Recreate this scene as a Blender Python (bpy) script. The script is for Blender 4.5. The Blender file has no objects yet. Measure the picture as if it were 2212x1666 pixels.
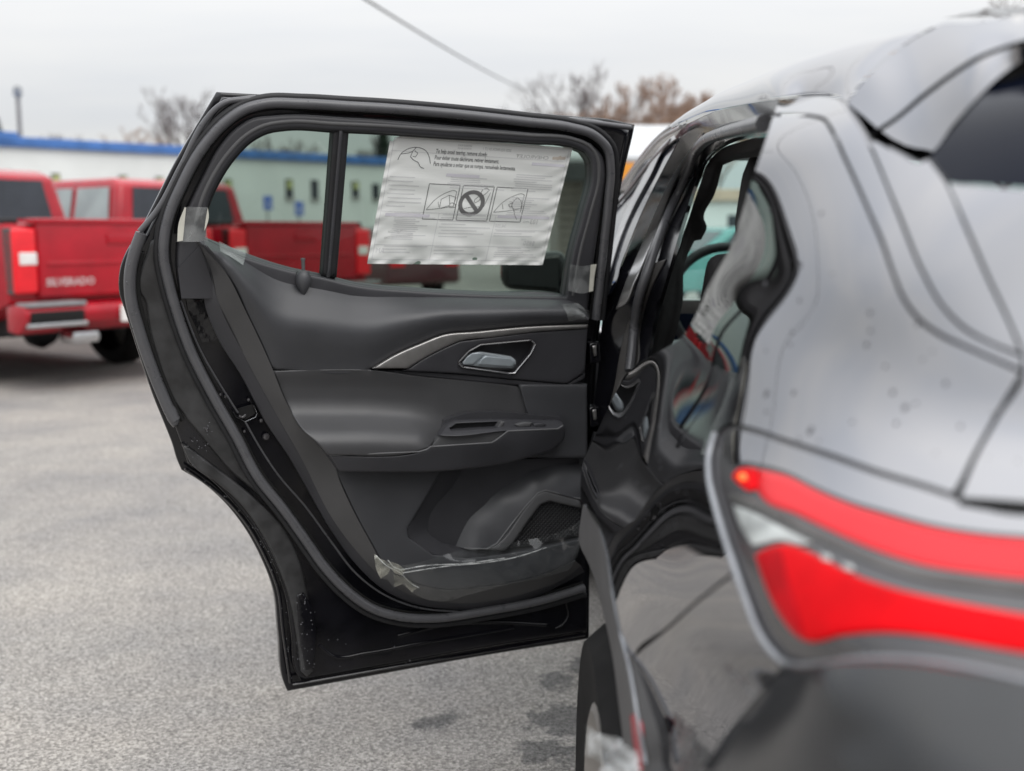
import bpy, bmesh, math, random
import numpy as np
from mathutils import Vector, Matrix
from mathutils.geometry import delaunay_2d_cdt
random.seed(7); np.random.seed(7)
sc = bpy.context.scene
COL = sc.collection
# ------------------------------------------------------------------ camera
F = 2385.0; CX = 1106.0; CY = 833.0; HC = 1.36          # focal length in px of a 2212 x 1666 frame, eye height
TH = math.atan(333 / F)
cam = bpy.data.cameras.new('camera'); camo = bpy.data.objects.new('camera', cam); COL.objects.link(camo)
camo.location = (0, 0, HC); camo.rotation_euler = (math.pi / 2 - TH, 0, 0)
cam.sensor_fit = 'HORIZONTAL'; cam.sensor_width = 36; cam.lens = 36 * F / 2212
cam.clip_start = 0.02; cam.clip_end = 2000
cam.dof.use_dof = True; cam.dof.focus_distance = 2.26; cam.dof.aperture_fstop = 2.5
sc.camera = camo
# ------------------------------------------------------------------ world (overcast) and soft sun
SUN_EL, SUN_AZ = math.radians(50), math.radians(150)
w = bpy.data.worlds.new('World'); sc.world = w; w.use_nodes = True
nt = w.node_tree; nt.nodes.clear()
def N(t, **k):
    n = nt.nodes.new(t)
    for a, b in k.items(): setattr(n, a, b)
    return n
L = lambda a, b: nt.links.new(a, b)
out = N('ShaderNodeOutputWorld'); bg = N('ShaderNodeBackground'); L(bg.outputs[0], out.inputs[0])
sky = N('ShaderNodeTexSky', sky_type='NISHITA'); sky.sun_disc = False; sky.sun_elevation = SUN_EL; sky.sun_rotation = SUN_AZ
skm = N('ShaderNodeMix', data_type='RGBA', blend_type='MULTIPLY'); skm.inputs[0].default_value = 1
L(sky.outputs[0], skm.inputs[6]); skm.inputs[7].default_value = (.07, .07, .07, 1)
tc = N('ShaderNodeTexCoord'); nrm = N('ShaderNodeVectorMath', operation='NORMALIZE'); L(tc.outputs['Generated'], nrm.inputs[0])
sep = N('ShaderNodeSeparateXYZ'); L(nrm.outputs[0], sep.inputs[0])
mx = N('ShaderNodeMath', operation='MAXIMUM'); L(sep.outputs[2], mx.inputs[0]); mx.inputs[1].default_value = 0
ma = N('ShaderNodeMath', operation='MULTIPLY_ADD'); L(mx.outputs[0], ma.inputs[0]); ma.inputs[1].default_value = 1.45; ma.inputs[2].default_value = 0.56   # overcast: brighter zenith
# stratus: noise on the direction divided by height, stretched into bands
dv = N('ShaderNodeMath', operation='ADD'); L(mx.outputs[0], dv.inputs[0]); dv.inputs[1].default_value = .16
div = N('ShaderNodeVectorMath', operation='DIVIDE'); L(nrm.outputs[0], div.inputs[0])
cmb = N('ShaderNodeCombineXYZ')
for i in range(3): L(dv.outputs[0], cmb.inputs[i])
L(cmb.outputs[0], div.inputs[1])
mp = N('ShaderNodeMapping'); mp.inputs['Scale'].default_value = (.35, .9, 1); mp.inputs['Rotation'].default_value = (0, 0, .5); L(div.outputs[0], mp.inputs[0])
nz = N('ShaderNodeTexNoise'); nz.inputs['Scale'].default_value = 1.3; nz.inputs['Detail'].default_value = 5; nz.inputs['Roughness'].default_value = .5; L(mp.outputs[0], nz.inputs[0])
cr = N('ShaderNodeValToRGB'); cr.color_ramp.elements[0].position = .3; cr.color_ramp.elements[0].color = (.80, .83, .88, 1)
cr.color_ramp.elements[1].position = .72; cr.color_ramp.elements[1].color = (1.03, 1.02, 1.0, 1); L(nz.outputs[0], cr.inputs[0])
cm = N('ShaderNodeVectorMath', operation='SCALE'); L(cr.outputs[0], cm.inputs[0]); L(ma.outputs[0], cm.inputs['Scale'])
mxx = N('ShaderNodeMix', data_type='RGBA'); mxx.inputs[0].default_value = .93; L(skm.outputs[2], mxx.inputs[6]); L(cm.outputs[0], mxx.inputs[7])
L(mxx.outputs[2], bg.inputs[0]); bg.inputs[1].default_value = 1.0
sun = bpy.data.lights.new('sun', 'SUN'); sun.energy = 1.0; sun.angle = math.radians(45); sun.color = (1, .97, .93)
suno = bpy.data.objects.new('sun', sun); COL.objects.link(suno)
sd = Vector((math.sin(SUN_AZ) * math.cos(SUN_EL), math.cos(SUN_AZ) * math.cos(SUN_EL), math.sin(SUN_EL)))
suno.rotation_euler = sd.to_track_quat('Z', 'Y').to_euler(); suno.location = (0, 0, 30)
sc.view_settings.view_transform = 'Standard'; sc.view_settings.look = 'None'; sc.view_settings.exposure = 0.30; sc.view_settings.gamma = 1
sc.view_settings.use_curve_mapping = False
sc.cycles.use_denoising = True; sc.cycles.max_bounces = 8; sc.cycles.transparent_max_bounces = 16; sc.cycles.caustics_reflective = False; sc.cycles.caustics_refractive = False
# ------------------------------------------------------------------ projection helpers (pixel of the 2212-wide frame -> point on a real surface)
fw = np.array([0, math.cos(TH), -math.sin(TH)]); upv = np.array([0, math.sin(TH), math.cos(TH)]); rt = np.array([1.0, 0, 0]); CAM = np.array([0, 0, HC])
def rays(px, py):
    px = np.atleast_1d(np.asarray(px, float)); py = np.atleast_1d(np.asarray(py, float))
    return fw + np.outer((px - CX) / F, rt) + np.outer((CY - py) / F, upv)
def atY(px, py, Y):
    d = rays(px, py); return CAM + d * (np.atleast_1d(np.asarray(Y, float)) / d[:, 1])[:, None]
def gpt(px, py, z=0.0):
    d = rays(px, py)[0]; return CAM + d * ((z - HC) / d[2])
def proj(P):
    Q = np.atleast_2d(P) - CAM; z = Q @ fw
    return np.stack([CX + F * (Q @ rt) / z, CY - F * (Q @ upv) / z], 1)
# the open rear door: hinge foot, direction hinge -> rear edge, normal towards the cabin side
DO = np.array([.17, 2.75, 0]); DU = np.array([-.927, -.375, 0]); DU /= np.linalg.norm(DU); DN = np.array([-DU[1], DU[0], 0])
def lean(z):                                             # tumblehome of the door
    t = (z - 1.05) / .08
    return .20 * .08 * np.log1p(np.exp(np.clip(t, -30, 30)))
def door(px, py, w=0.0):
    d = rays(px, py); w = np.broadcast_to(np.asarray(w, float), (len(d),))
    a = (CAM - DO) @ DN; b = d @ DN; t = np.full(len(d), 2.5)
    for _ in range(12): t = (lean(HC + t * d[:, 2]) + w - a) / b
    return CAM + d * t[:, None]
# the body side: a smooth B-spline sheet fitted to the car's stations and surface directions
AN = math.radians(35); AA = np.array([-math.cos(AN), -math.sin(AN), 0]); SS = np.array([-math.sin(AN), math.cos(AN), 0])
S0, S1, NS = -.1, 1.9, 12; Z0, Z1, NZ = .6, 1.75, 24
def bas(x, x0, x1, n):
    u = (np.asarray(x, float) - x0) / (x1 - x0) * (n - 3); i = np.clip(np.floor(u).astype(int), 0, n - 4); f = u - i
    B = np.stack([(1 - f) ** 3, 3 * f ** 3 - 6 * f ** 2 + 4, -3 * f ** 3 + 3 * f ** 2 + 3 * f + 1, f ** 3], -1) / 6
    D = np.stack([-(1 - f) ** 2, 3 * f ** 2 - 4 * f, -3 * f ** 2 + 2 * f + 1, f ** 2], -1) / 2 * ((n - 3) / (x1 - x0))
    return i, B, D
def brow(i, Bs, j, Bz):
    R = np.zeros((len(i), NS, NZ)); k = np.arange(len(i))
    for a in range(4):
        for b in range(4): R[k, i + a, j + b] += Bs[:, a] * Bz[:, b]
    return R.reshape(len(i), -1)
POS = [(1685,255,1.42),(1640,370,1.38),(1600,470,1.36),(1547,583,1.38),(1506,675,1.42),(1462,736,1.50),(1385,780,1.67),(1356,810,1.70),(1306,898,1.70),(1277,960,1.72),(1256,1030,1.73),(1255,1090,1.72),
(1545,930,1.12),(1530,1000,1.09),(1560,1150,1.0),(1590,1240,.94),(1640,1370,.86),(1700,1440,.80),
(1345,1373,1.25),(1364,1450,1.19),(1402,1665,1.09),(1480,1500,1.04),(1600,1666,.90),
(1828,228,1.24),(1879,474,1.09),(1960,680,.96),(2050,950,.87),(2212,800,.84),(2212,1100,.74),(2212,1300,.68),(2212,1470,.66),(2212,400,.95),(2212,130,1.1),(2010,330,1.10),
(1900,1600,.71),(2212,1650,.62)]
REF = [((1330,890,1.762),(1060,775)),((1397,1000,1.301),(805,797)),((1501,1071,1.121),(590,799)),((1411,1121,1.213),(700,965)),((1440,1245,1.132),(470,1070)),((1525,1190,1.053),(390,1010)),((1355,1290,1.236),(600,1300)),((1450,1060,1.187),(690,850)),((1360,1050,1.338),(880,880)),((1300,1000,1.605),(1130,882)),((1290,1060,1.517),(1092,969)),((1300,1120,1.419),(1002,1041)),((1340,960,1.543),(1064,796)),((1350,1020,1.395),(975,870)),((1350,1090,1.329),(902,965)),((1350,1160,1.288),(830,1060)),((1350,1230,1.260),(757,1155)),((1400,1060,1.258),(801,886)),((1410,1180,1.191),(655,1047)),((1450,1020,1.206),(707,792)),((1450,1100,1.171),(630,906)),((1460,1170,1.133),(536,998)),((1500,1010,1.150),(583,738)),((1500,1130,1.100),(471,913)),((1520,1080,1.096),(465,825)),((1370,940,1.452),(1003,744)),((1430,960,1.273),(820,723)),((1663,611,1.138),(940,323)),((1616,560,1.232),(1055,328)),((1647,639,1.144),(935,350)),((1584,560,1.293),(1120,362)),((1563,657,1.246),(1025,440)),((1680,651,1.104),(885,335)),((1479,729,1.371),(1172,573)),((1559,749,1.198),(793,570)),((1732,668,1.053),(444,514)),((1803,666,1.005),(257,600)),((1732,668,1.053),(444,514)),((1803,666,1.005),(257,600)),((1732,668,1.053),(444,514)),((1803,666,1.005),(257,600)),((1715,540,1.105),(355,400)),((1650,460,1.216),(440,260)),((1609,477,1.281),(620,300)),((1450,772,1.429),(1050,690)),((1545,790,1.202),(740,690)),((1500,782,1.283),(900,692)),((1545,800,1.198),(700,700)),((1500,790,1.278),(880,690)),((1535,880,1.176),(420,640)),((1530,950,1.148),(440,700)),((1538,840,1.191),(440,600)),((1518,824,1.227),(640,582)),((1423,889,1.354),(930,624)),((1512,935,1.177),(600,572)),((1440,845,1.365),(980,500)),((1490,880,1.238),(820,520))]
DIR = [((1700,850,1.033),70,18),((1590,800,1.142),50,10),((1570,860,1.143),45,9),((1560,905,1.136),42,8),((1640,780,1.099),58,12),((1850,900,0.943),90,32),((1800,780,0.991),66,10),((1760,740,1.020),60,6),((1900,700,0.953),75,24),((2000,780,0.910),90,28),((1860,740,0.967),75,18),((1980,900,0.898),105,42),((1740,350,1.147),55,22),((1800,450,1.060),55,18),((1860,560,0.991),62,14),((1690,400,1.181),45,22),((1450,1400,1.110),55,-22),((1560,1500,1.020),62,-27),((1480,1560,1.078),65,-25),((1420,1320,1.144),50,-18),((2100,650,0.897),118,40),((2150,900,0.853),130,38)]
def fit_body(wpos=2, lam=.008):
    rows, rhs = [], []
    def ev(P):
        i, Bs, Ds = bas(P @ SS, S0, S1, NS); j, Bz, Dz = bas(P[:, 2], Z0, Z1, NZ); return brow(i, Bs, j, Bz), brow(i, Ds, j, Bz), brow(i, Bs, j, Dz)
    p = np.array(POS); P = atY(p[:, 0], p[:, 1], p[:, 2]); R, _, _ = ev(P); rows.append(R * wpos); rhs.append((P @ AA) * wpos)
    nn, pp = [], []
    def add(q, o):
        i = q - CAM; i = i / np.linalg.norm(i); o = o / np.linalg.norm(o); n = o - i; nn.append(n / np.linalg.norm(n)); pp.append(q)
    for (a, b, Y), (u, v) in REF: q = atY(a, b, Y)[0]; add(q, door(u, v, .03)[0] - q)
    for (a, b, Y), az, el in DIR:
        az, el = math.radians(az), math.radians(el); add(atY(a, b, Y)[0], np.array([-math.sin(az) * math.cos(el), math.cos(az) * math.cos(el), math.sin(el)]))
    nn = np.array(nn); pp = np.array(pp); R, Rs, Rz = ev(pp); na = nn @ AA
    rows += [Rs, Rz, R * .3]; rhs += [-(nn @ SS) / na, -nn[:, 2] / na, (pp @ AA) * .3]
    I = np.arange(NS * NZ).reshape(NS, NZ); sm = []
    def reg(ids, cs, k=1):
        M = np.zeros((ids[0].size, NS * NZ)); r = np.arange(ids[0].size)
        for q, cc in zip(ids, cs): M[r, q.ravel()] += cc * k
        sm.append(M)
    reg([I[:-2], I[1:-1], I[2:]], [1, -2, 1]); reg([I[:, :-2], I[:, 1:-1], I[:, 2:]], [1, -2, 1]); reg([I[:-1, :-1], I[1:, :-1], I[:-1, 1:], I[1:, 1:]], [1, -1, -1, 1], 1.4)
    sm = np.vstack(sm) * lam / (.08 ** 2) * .5
    A = np.vstack(rows + [sm]); b = np.concatenate(rhs + [np.zeros(len(sm))])
    return np.linalg.solve(A.T @ A + np.eye(A.shape[1]) * 1e-9, A.T @ b)
BC = fit_body()
def hev(P):
    i, Bs, Ds = bas(P @ SS, S0, S1, NS); j, Bz, Dz = bas(P[:, 2], Z0, Z1, NZ)
    c = BC.reshape(NS, NZ); h = np.zeros(len(P)); hs = h.copy(); hz = h.copy()
    for a in range(4):
        for b in range(4):
            v = c[i + a, j + b]; h += v * Bs[:, a] * Bz[:, b]; hs += v * Ds[:, a] * Bz[:, b]; hz += v * Bs[:, a] * Dz[:, b]
    return h, hs, hz
def body(px, py, off=0.0):
    d = rays(px, py); off = np.broadcast_to(np.asarray(off, float), (len(d),)); ts = np.linspace(.45, 2.4, 90); t = np.full(len(d), np.nan); prev = None
    for k, tt in enumerate(ts):
        P = CAM + d * tt; f = P @ AA - hev(P)[0] - off
        if prev is not None:
            m = np.isnan(t) & (f <= 0) & (prev > 0); t[m] = ts[k - 1] + (ts[k] - ts[k - 1]) * (prev / (prev - f + 1e-12))[m]
        prev = f
    t = np.where(np.isnan(t), 2.0, t)
    for _ in range(4):
        P = CAM + d * t[:, None]; h, hs, hz = hev(P); f = P @ AA - h - off; df = d @ AA - hs * (d @ SS) - hz * d[:, 2]
        t = t - np.clip(f / np.where(np.abs(df) < .05, -.05, df), -.05, .05)
    return CAM + d * t[:, None]
def body_n(P):
    h, hs, hz = hev(P); n = AA[None] - hs[:, None] * SS[None] - hz[:, None] * np.array([0, 0, 1.0])[None]
    return n / np.linalg.norm(n, axis=1)[:, None]
# ------------------------------------------------------------------ thin plate helper
class TPS:
    def __init__(s, pts, val=None, smooth=0.0, sc_=300.0):
        p = np.asarray(pts, float); s.sc = sc_; s.x = p[:, :2] / sc_; v = p[:, 2] if val is None else np.asarray(val, float); n = len(p)
        K = s.k(s.x, s.x) + np.eye(n) * smooth; Pm = np.hstack([np.ones((n, 1)), s.x])
        A = np.block([[K, Pm], [Pm.T, np.zeros((3, 3))]]); s.c = np.linalg.lstsq(A, np.concatenate([v, np.zeros(3)]), rcond=None)[0]
    def k(s, a, b):
        r2 = ((a[:, None] - b[None]) ** 2).sum(2); return np.where(r2 > 1e-12, r2 * np.log(np.maximum(r2, 1e-12)) * .5, 0)
    def __call__(s, px, py):
        q = np.stack([np.asarray(px, float), np.asarray(py, float)], 1) / s.sc
        return s.k(q, s.x) @ s.c[:-3] + s.c[-3] + q @ s.c[-2:]
def surf_tps(pts, sm=0.0):                                # (px, py, Y) samples -> surface through those points
    T = TPS(pts, np.log([p[2] for p in pts]), sm)
    def fn(px, py, off=0.0):
        P = atY(px, py, np.exp(T(px, py)))
        if np.any(np.asarray(off) != 0): P = P + np.asarray(off, float).reshape(-1, 1) * np.array([-.8, -.6, 0])
        return P
    return fn
# ------------------------------------------------------------------ mesh helpers
def resample(pts, step, closed=True, corner=48):
    P = [np.array(p[:2], float) for p in pts]; n = len(P)
    if closed and np.linalg.norm(P[0] - P[-1]) < 1e-6: P = P[:-1]; n -= 1
    isc = [False] * n
    for i in range(n):
        if not closed and i in (0, n - 1): isc[i] = True; continue
        a = P[i] - P[i - 1]; b = P[(i + 1) % n] - P[i]
        c = np.dot(a, b) / (np.linalg.norm(a) * np.linalg.norm(b) + 1e-9)
        if c < math.cos(math.radians(corner)): isc[i] = True
    seg = range(n) if closed else range(n - 1); outp = []
    for i in seg:
        p1 = P[i]; p2 = P[(i + 1) % n]
        p0 = 2 * p1 - p2 if isc[i] else P[i - 1]; p3 = 2 * p2 - p1 if isc[(i + 1) % n] else P[(i + 2) % n]
        k = max(1, int(round(np.linalg.norm(p2 - p1) / step)))
        l0 = max(np.linalg.norm(p1 - p0), 1e-6); l1 = max(np.linalg.norm(p2 - p1), 1e-6); l2 = max(np.linalg.norm(p3 - p2), 1e-6)
        m1 = ((p2 - p1) / l1 * l0 + (p1 - p0) / l0 * l1) / (l0 + l1) * l1; m2 = ((p3 - p2) / l2 * l1 + (p2 - p1) / l1 * l2) / (l1 + l2) * l1
        for q in range(k):
            t = q / k; t2, t3 = t * t, t ** 3
            outp.append((2 * t3 - 3 * t2 + 1) * p1 + (t3 - 2 * t2 + t) * m1 + (-2 * t3 + 3 * t2) * p2 + (t3 - t2) * m2)
    if not closed: outp.append(P[-1])
    return np.array(outp)
def inside(q, poly):
    x, y = q[:, 0], q[:, 1]; r = np.zeros(len(q), bool); n = len(poly); j = n - 1
    for i in range(n):
        xi, yi = poly[i]; xj, yj = poly[j]
        if yi != yj: r ^= ((yi > y) != (yj > y)) & (x < (xj - xi) * (y - yi) / (yj - yi) + xi)
        j = i
    return r
def segdist(q, loops):
    d = np.full(len(q), 1e9)
    for lp in loops:
        a = lp; b = np.roll(lp, -1, 0); ab = b - a; l2 = (ab ** 2).sum(1) + 1e-12
        for k0 in range(0, len(q), 4000):
            Q = q[k0:k0 + 4000]; t = np.clip(((Q[:, None] - a[None]) * ab[None]).sum(2) / l2[None], 0, 1)
            dd = np.linalg.norm(Q[:, None] - (a[None] + t[..., None] * ab[None]), axis=2).min(1); d[k0:k0 + 4000] = np.minimum(d[k0:k0 + 4000], dd)
    return d
WL = {}                                                   # world location of parents
def obj(name, V, Fs, m=None, parent=None, sharp=35, nrm=None, center=True):
    V = np.asarray(V, float); c = V.mean(0) if center else np.zeros(3)
    me = bpy.data.meshes.new(name); me.from_pydata((V - c).tolist(), [], [list(map(int, f)) for f in Fs]); me.update()
    me.polygons.foreach_set('use_smooth', np.ones(len(me.polygons), bool))
    if nrm is not None: me.normals_split_custom_set_from_vertices([tuple(x) for x in nrm])
    elif sharp: me.set_sharp_from_angle(angle=math.radians(sharp))
    if m is not None: me.materials.append(MAT(m) if isinstance(m, str) else m)
    o = bpy.data.objects.new(name, me); COL.objects.link(o)
    pl = np.zeros(3)
    if parent is not None: o.parent = parent; pl = WL.get(parent.name, np.zeros(3))
    o.location = c - pl; WL[o.name] = c.copy(); return o
def empty(name, loc=(0, 0, 0), rz=0):
    o = bpy.data.objects.new(name, None); COL.objects.link(o); o.location = loc; o.rotation_euler = (0, 0, rz); o.empty_display_size = .2
    WL[o.name] = np.array(loc, float); return o
def tag(o, label=None, cat=None, group=None, kind=None):
    for k, v in (('label', label), ('category', cat), ('group', group), ('kind', kind)):
        if v: o[k] = v
    return o
def fill(poly, fn, step=14, holes=(), rnd=0, rdep=0.0, skirt=0.0, sdir=None, corner=48, edge=None):
    """triangulated patch of a traced outline laid on a surface fn(px,py,offset), with rounded rim and side walls"""
    loops = [resample(poly, edge or step, True, corner)] + [resample(h, edge or step, True, corner) for h in holes]
    def area(l): return (l[:, 0] * np.roll(l[:, 1], -1) - np.roll(l[:, 0], -1) * l[:, 1]).sum()
    for k, l in enumerate(loops):
        if (area(l) > 0) == (k == 0): loops[k] = l[::-1]
    allp = [l for l in loops]; lo, hi = loops[0].min(0), loops[0].max(0)
    gx, gy = np.meshgrid(np.arange(lo[0], hi[0], step), np.arange(lo[1], hi[1], step * .87)); gx = gx + (np.arange(gx.shape[0]) % 2)[:, None] * step * .5
    G = np.stack([gx.ravel(), gy.ravel()], 1)
    def ok(q, dmin):
        m = inside(q, loops[0])
        for h in loops[1:]: m &= ~inside(q, h)
        q = q[m]; return q[segdist(q, loops) > dmin] if len(q) else q
    if rnd:
        for f in (.12, .35, .65, 1.0):
            for l in loops:
                t = np.roll(l, -1, 0) - np.roll(l, 1, 0); t /= np.linalg.norm(t, axis=1)[:, None] + 1e-9
                nn = np.stack([t[:, 1], -t[:, 0]], 1)
                for sgn in (1, -1):
                    q = ok(l + nn * sgn * rnd * f, rnd * f * .93)
                    if len(q): allp.append(q)
        G = ok(G, rnd + step * .5) if len(G) else G
    else: G = ok(G, step * .5) if len(G) else G
    if len(G): allp.append(G)
    pts = np.vstack(allp); ed = []; k = 0
    for l in loops:
        n = len(l); ed += [(k + i, k + (i + 1) % n) for i in range(n)]; k += n
    r = delaunay_2d_cdt([Vector(p) for p in pts], ed, [], 0, 1e-4)
    v2 = np.array([tuple(v) for v in r[0]]); tr = np.array([f for f in r[2] if len(f) == 3]); cen = v2[tr].mean(1); m = inside(cen, loops[0])
    for h in loops[1:]: m &= ~inside(cen, h)
    tr = tr[m]; a = v2[tr]; ar = (a[:, 1, 0] - a[:, 0, 0]) * (a[:, 2, 1] - a[:, 0, 1]) - (a[:, 2, 0] - a[:, 0, 0]) * (a[:, 1, 1] - a[:, 0, 1])
    tr = tr[np.abs(ar) > 1e-3]; ar = ar[np.abs(ar) > 1e-3]; tr[ar > 0] = tr[ar > 0][:, ::-1]
    off = np.zeros(len(v2))
    if rnd:
        d = np.clip(segdist(v2, loops) / rnd, 0, 1); off = -rdep * (1 - np.sqrt(np.maximum(0, 1 - (1 - d) ** 2)))
    V = fn(v2[:, 0], v2[:, 1], off); Fs = [tuple(t) for t in tr]
    if skirt:
        from collections import Counter
        cnt = Counter(); 
        for t in tr:
            for q in range(3): cnt[(t[q], t[(q + 1) % 3])] += 1
        be = [(a_, b_) for (a_, b_) in cnt if (b_, a_) not in cnt]; idx = sorted({q for e in be for q in e}); mp_ = {q: len(V) + i for i, q in enumerate(idx)}
        V = np.vstack([V, V[idx] + np.asarray(sdir) * skirt]); Fs += [(b_, a_, mp_[a_], mp_[b_]) for a_, b_ in be]
    return V, Fs, v2
def dpatch(name, poly, w=0.0, m='plastic', parent=None, holes=(), step=14, rnd=0, rdep=0, skirt=.012, relief=None, corner=30, sharp=35, edge=None, wob=0.0):
    def fn(px, py, off):
        ww = relief(px, py) if relief is not None else w
        if wob: ww = ww + wob * wobble(px, py)
        return door(px, py, ww + off)
    V, Fs, _ = fill(poly, fn, step, holes, rnd, rdep, skirt, -DN, corner, edge)
    return obj(name, V, Fs, m, parent, sharp)
def wobble(px, py):
    px = np.asarray(px); py = np.asarray(py)
    return np.sin(px * .071 + py * .043) * .5 + np.sin(px * .153 - py * .117 + 1.3) * .3 + np.sin(px * .29 + py * .31 + .7) * .2
def bpatch(name, poly, off=0.0, m='paint', parent=None, holes=(), step=16, rnd=0, rdep=0, skirt=.006, corner=48, edge=None, analytic=True):
    def fn(px, py, o): return body(px, py, off + o)
    V, Fs, v2 = fill(poly, fn, step, holes, rnd, rdep, skirt, -AA, corner, edge)
    if analytic and not rnd:
        n = body_n(V); k = len(v2); n[k:] = n[k:]
        o = obj(name, V[:k], [f for f in Fs if len(f) == 3], m, parent, None, n[:k])
        if skirt: 
            W = [f for f in Fs if len(f) == 4]; ids = sorted({q for f in W for q in f}); mm = {q: i for i, q in enumerate(ids)}
            obj('panel_return', V[ids], [[mm[q] for q in f] for f in W], m, o, 30)
        return o
    return obj(name, V, Fs, m, parent, 40)
def tube(name, P, r, m, parent=None, nseg=8, rz=None, up=None, closed=False, taper=None):
    P = np.asarray(P, float); n = len(P); T = np.zeros_like(P); T[1:-1] = P[2:] - P[:-2]; T[0] = P[1] - P[0]; T[-1] = P[-1] - P[-2]
    if closed: T[0] = P[1] - P[-1]; T[-1] = P[0] - P[-2]
    T /= np.linalg.norm(T, axis=1)[:, None] + 1e-12; up = np.array([0, 0, 1.0]) if up is None else np.asarray(up, float)
    B = np.cross(T, up); B /= np.linalg.norm(B, axis=1)[:, None] + 1e-12; Nn = np.cross(B, T); rz = r if rz is None else rz
    rr = np.ones(n) if taper is None else np.asarray(taper)
    a = np.arange(nseg) / nseg * 2 * math.pi
    V = P[:, None] + (np.cos(a)[None, :, None] * B[:, None] * r + np.sin(a)[None, :, None] * Nn[:, None] * rz) * rr[:, None, None]
    V = V.reshape(-1, 3); Fs = []
    for i in range(n if closed else n - 1):
        for k in range(nseg):
            k2 = (k + 1) % nseg; i2 = (i + 1) % n; Fs.append((i * nseg + k, i * nseg + k2, i2 * nseg + k2, i2 * nseg + k))
    if not closed: Fs += [tuple(range(nseg))[::-1], tuple((n - 1) * nseg + k for k in range(nseg))]
    if name is None: return V, Fs
    return obj(name, V, Fs, m, parent, 50)
def dtube(name, path, w, r, m, parent, rz=None, step=10, nseg=8, closed=False, corner=60):
    p = resample(path, step, closed, corner); return tube(name, door(p[:, 0], p[:, 1], w), r, m, parent, nseg, rz, DN, closed)
def merge(parts):
    V = []; Fs = []; k = 0
    for v, f in parts:
        V.append(np.asarray(v, float)); Fs += [tuple(int(q) + k for q in ff) for ff in f]; k += len(v)
    return np.vstack(V), Fs
def box(x0, x1, y0, y1, z0, z1, bev=0.0, seg=2, taper=None):
    bm = bmesh.new(); bmesh.ops.create_cube(bm, size=1)
    for v in bm.verts: v.co = Vector(((x0 + x1) / 2 + v.co.x * (x1 - x0), (y0 + y1) / 2 + v.co.y * (y1 - y0), (z0 + z1) / 2 + v.co.z * (z1 - z0)))
    if taper:
        for v in bm.verts: v.co = taper(v.co)
    if bev: bmesh.ops.bevel(bm, geom=list(bm.edges), offset=bev, segments=seg, profile=.6, affect='EDGES')
    bm.verts.index_update(); V = [tuple(v.co) for v in bm.verts]; Fs = [[v.index for v in f.verts] for f in bm.faces]; bm.free(); return V, Fs
def prism(prof, x0, x1, bev=0.0, seg=2, axis='x', inset=0.0):
    """closed profile (a,b) extruded along an axis; inset narrows both ends with height"""
    bm = bmesh.new(); vs = []
    for x in (x0, x1): vs.append([bm.verts.new((x, a, b) if axis == 'x' else (a, x, b)) for a, b in prof])
    n = len(prof); bm.faces.new(vs[0][::-1]); bm.faces.new(vs[1])
    for i in range(n): bm.faces.new((vs[0][i], vs[0][(i + 1) % n], vs[1][(i + 1) % n], vs[1][i]))
    bmesh.ops.recalc_face_normals(bm, faces=bm.faces)
    if inset:
        zl = min(b for a, b in prof); zh = max(b for a, b in prof); xm = (x0 + x1) / 2
        for v in bm.verts: v.co.x = xm + (v.co.x - xm) * (1 - inset * (v.co.z - zl) / (zh - zl))
    if bev: bmesh.ops.bevel(bm, geom=[e for e in bm.edges], offset=bev, segments=seg, profile=.6, affect='EDGES', clamp_overlap=True)
    bm.verts.index_update(); V = [tuple(v.co) for v in bm.verts]; Fs = [[v.index for v in f.verts] for f in bm.faces]; bm.free(); return V, Fs
def lathe(prof, n=32, axis='x'):
    V = []; Fs = []; k = len(prof)
    for i in range(n):
        a = 2 * math.pi * i / n
        for r, h in prof: V.append((h, r * math.cos(a), r * math.sin(a)) if axis == 'x' else (r * math.cos(a), r * math.sin(a), h))
    for i in range(n):
        for j in range(k - 1): Fs.append((i * k + j, ((i + 1) % n) * k + j, ((i + 1) % n) * k + j + 1, i * k + j + 1))
    return V, Fs
def xf(vf, loc=(0, 0, 0), rz=0, rx=0, ry=0):
    M = Matrix.Translation(loc) @ Matrix.Rotation(rz, 4, 'Z') @ Matrix.Rotation(rx, 4, 'X') @ Matrix.Rotation(ry, 4, 'Y')
    return [tuple(M @ Vector(v)) for v in vf[0]], vf[1]
def copy_tree(o, parent=None):
    c = o.copy(); COL.objects.link(c); c.parent = parent
    for ch in [x for x in bpy.data.objects if x.parent == o]: copy_tree(ch, c)
    return c
def text_mesh(s, size=1.0, sx=1.0, bold=0.0):
    cu = bpy.data.curves.new('lettering', 'FONT'); cu.body = s; cu.size = size; cu.offset = bold; cu.resolution_u = 2
    o = bpy.data.objects.new('lettering', cu); COL.objects.link(o); dg = bpy.context.evaluated_depsgraph_get(); me = o.evaluated_get(dg).to_mesh()
    V = np.array([tuple(v.co) for v in me.vertices]) if len(me.vertices) else np.zeros((0, 3)); Fs = [tuple(p.vertices) for p in me.polygons]
    o.evaluated_get(dg).to_mesh_clear(); bpy.data.objects.remove(o); bpy.data.curves.remove(cu); V[:, 0] *= sx; return V, Fs
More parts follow.
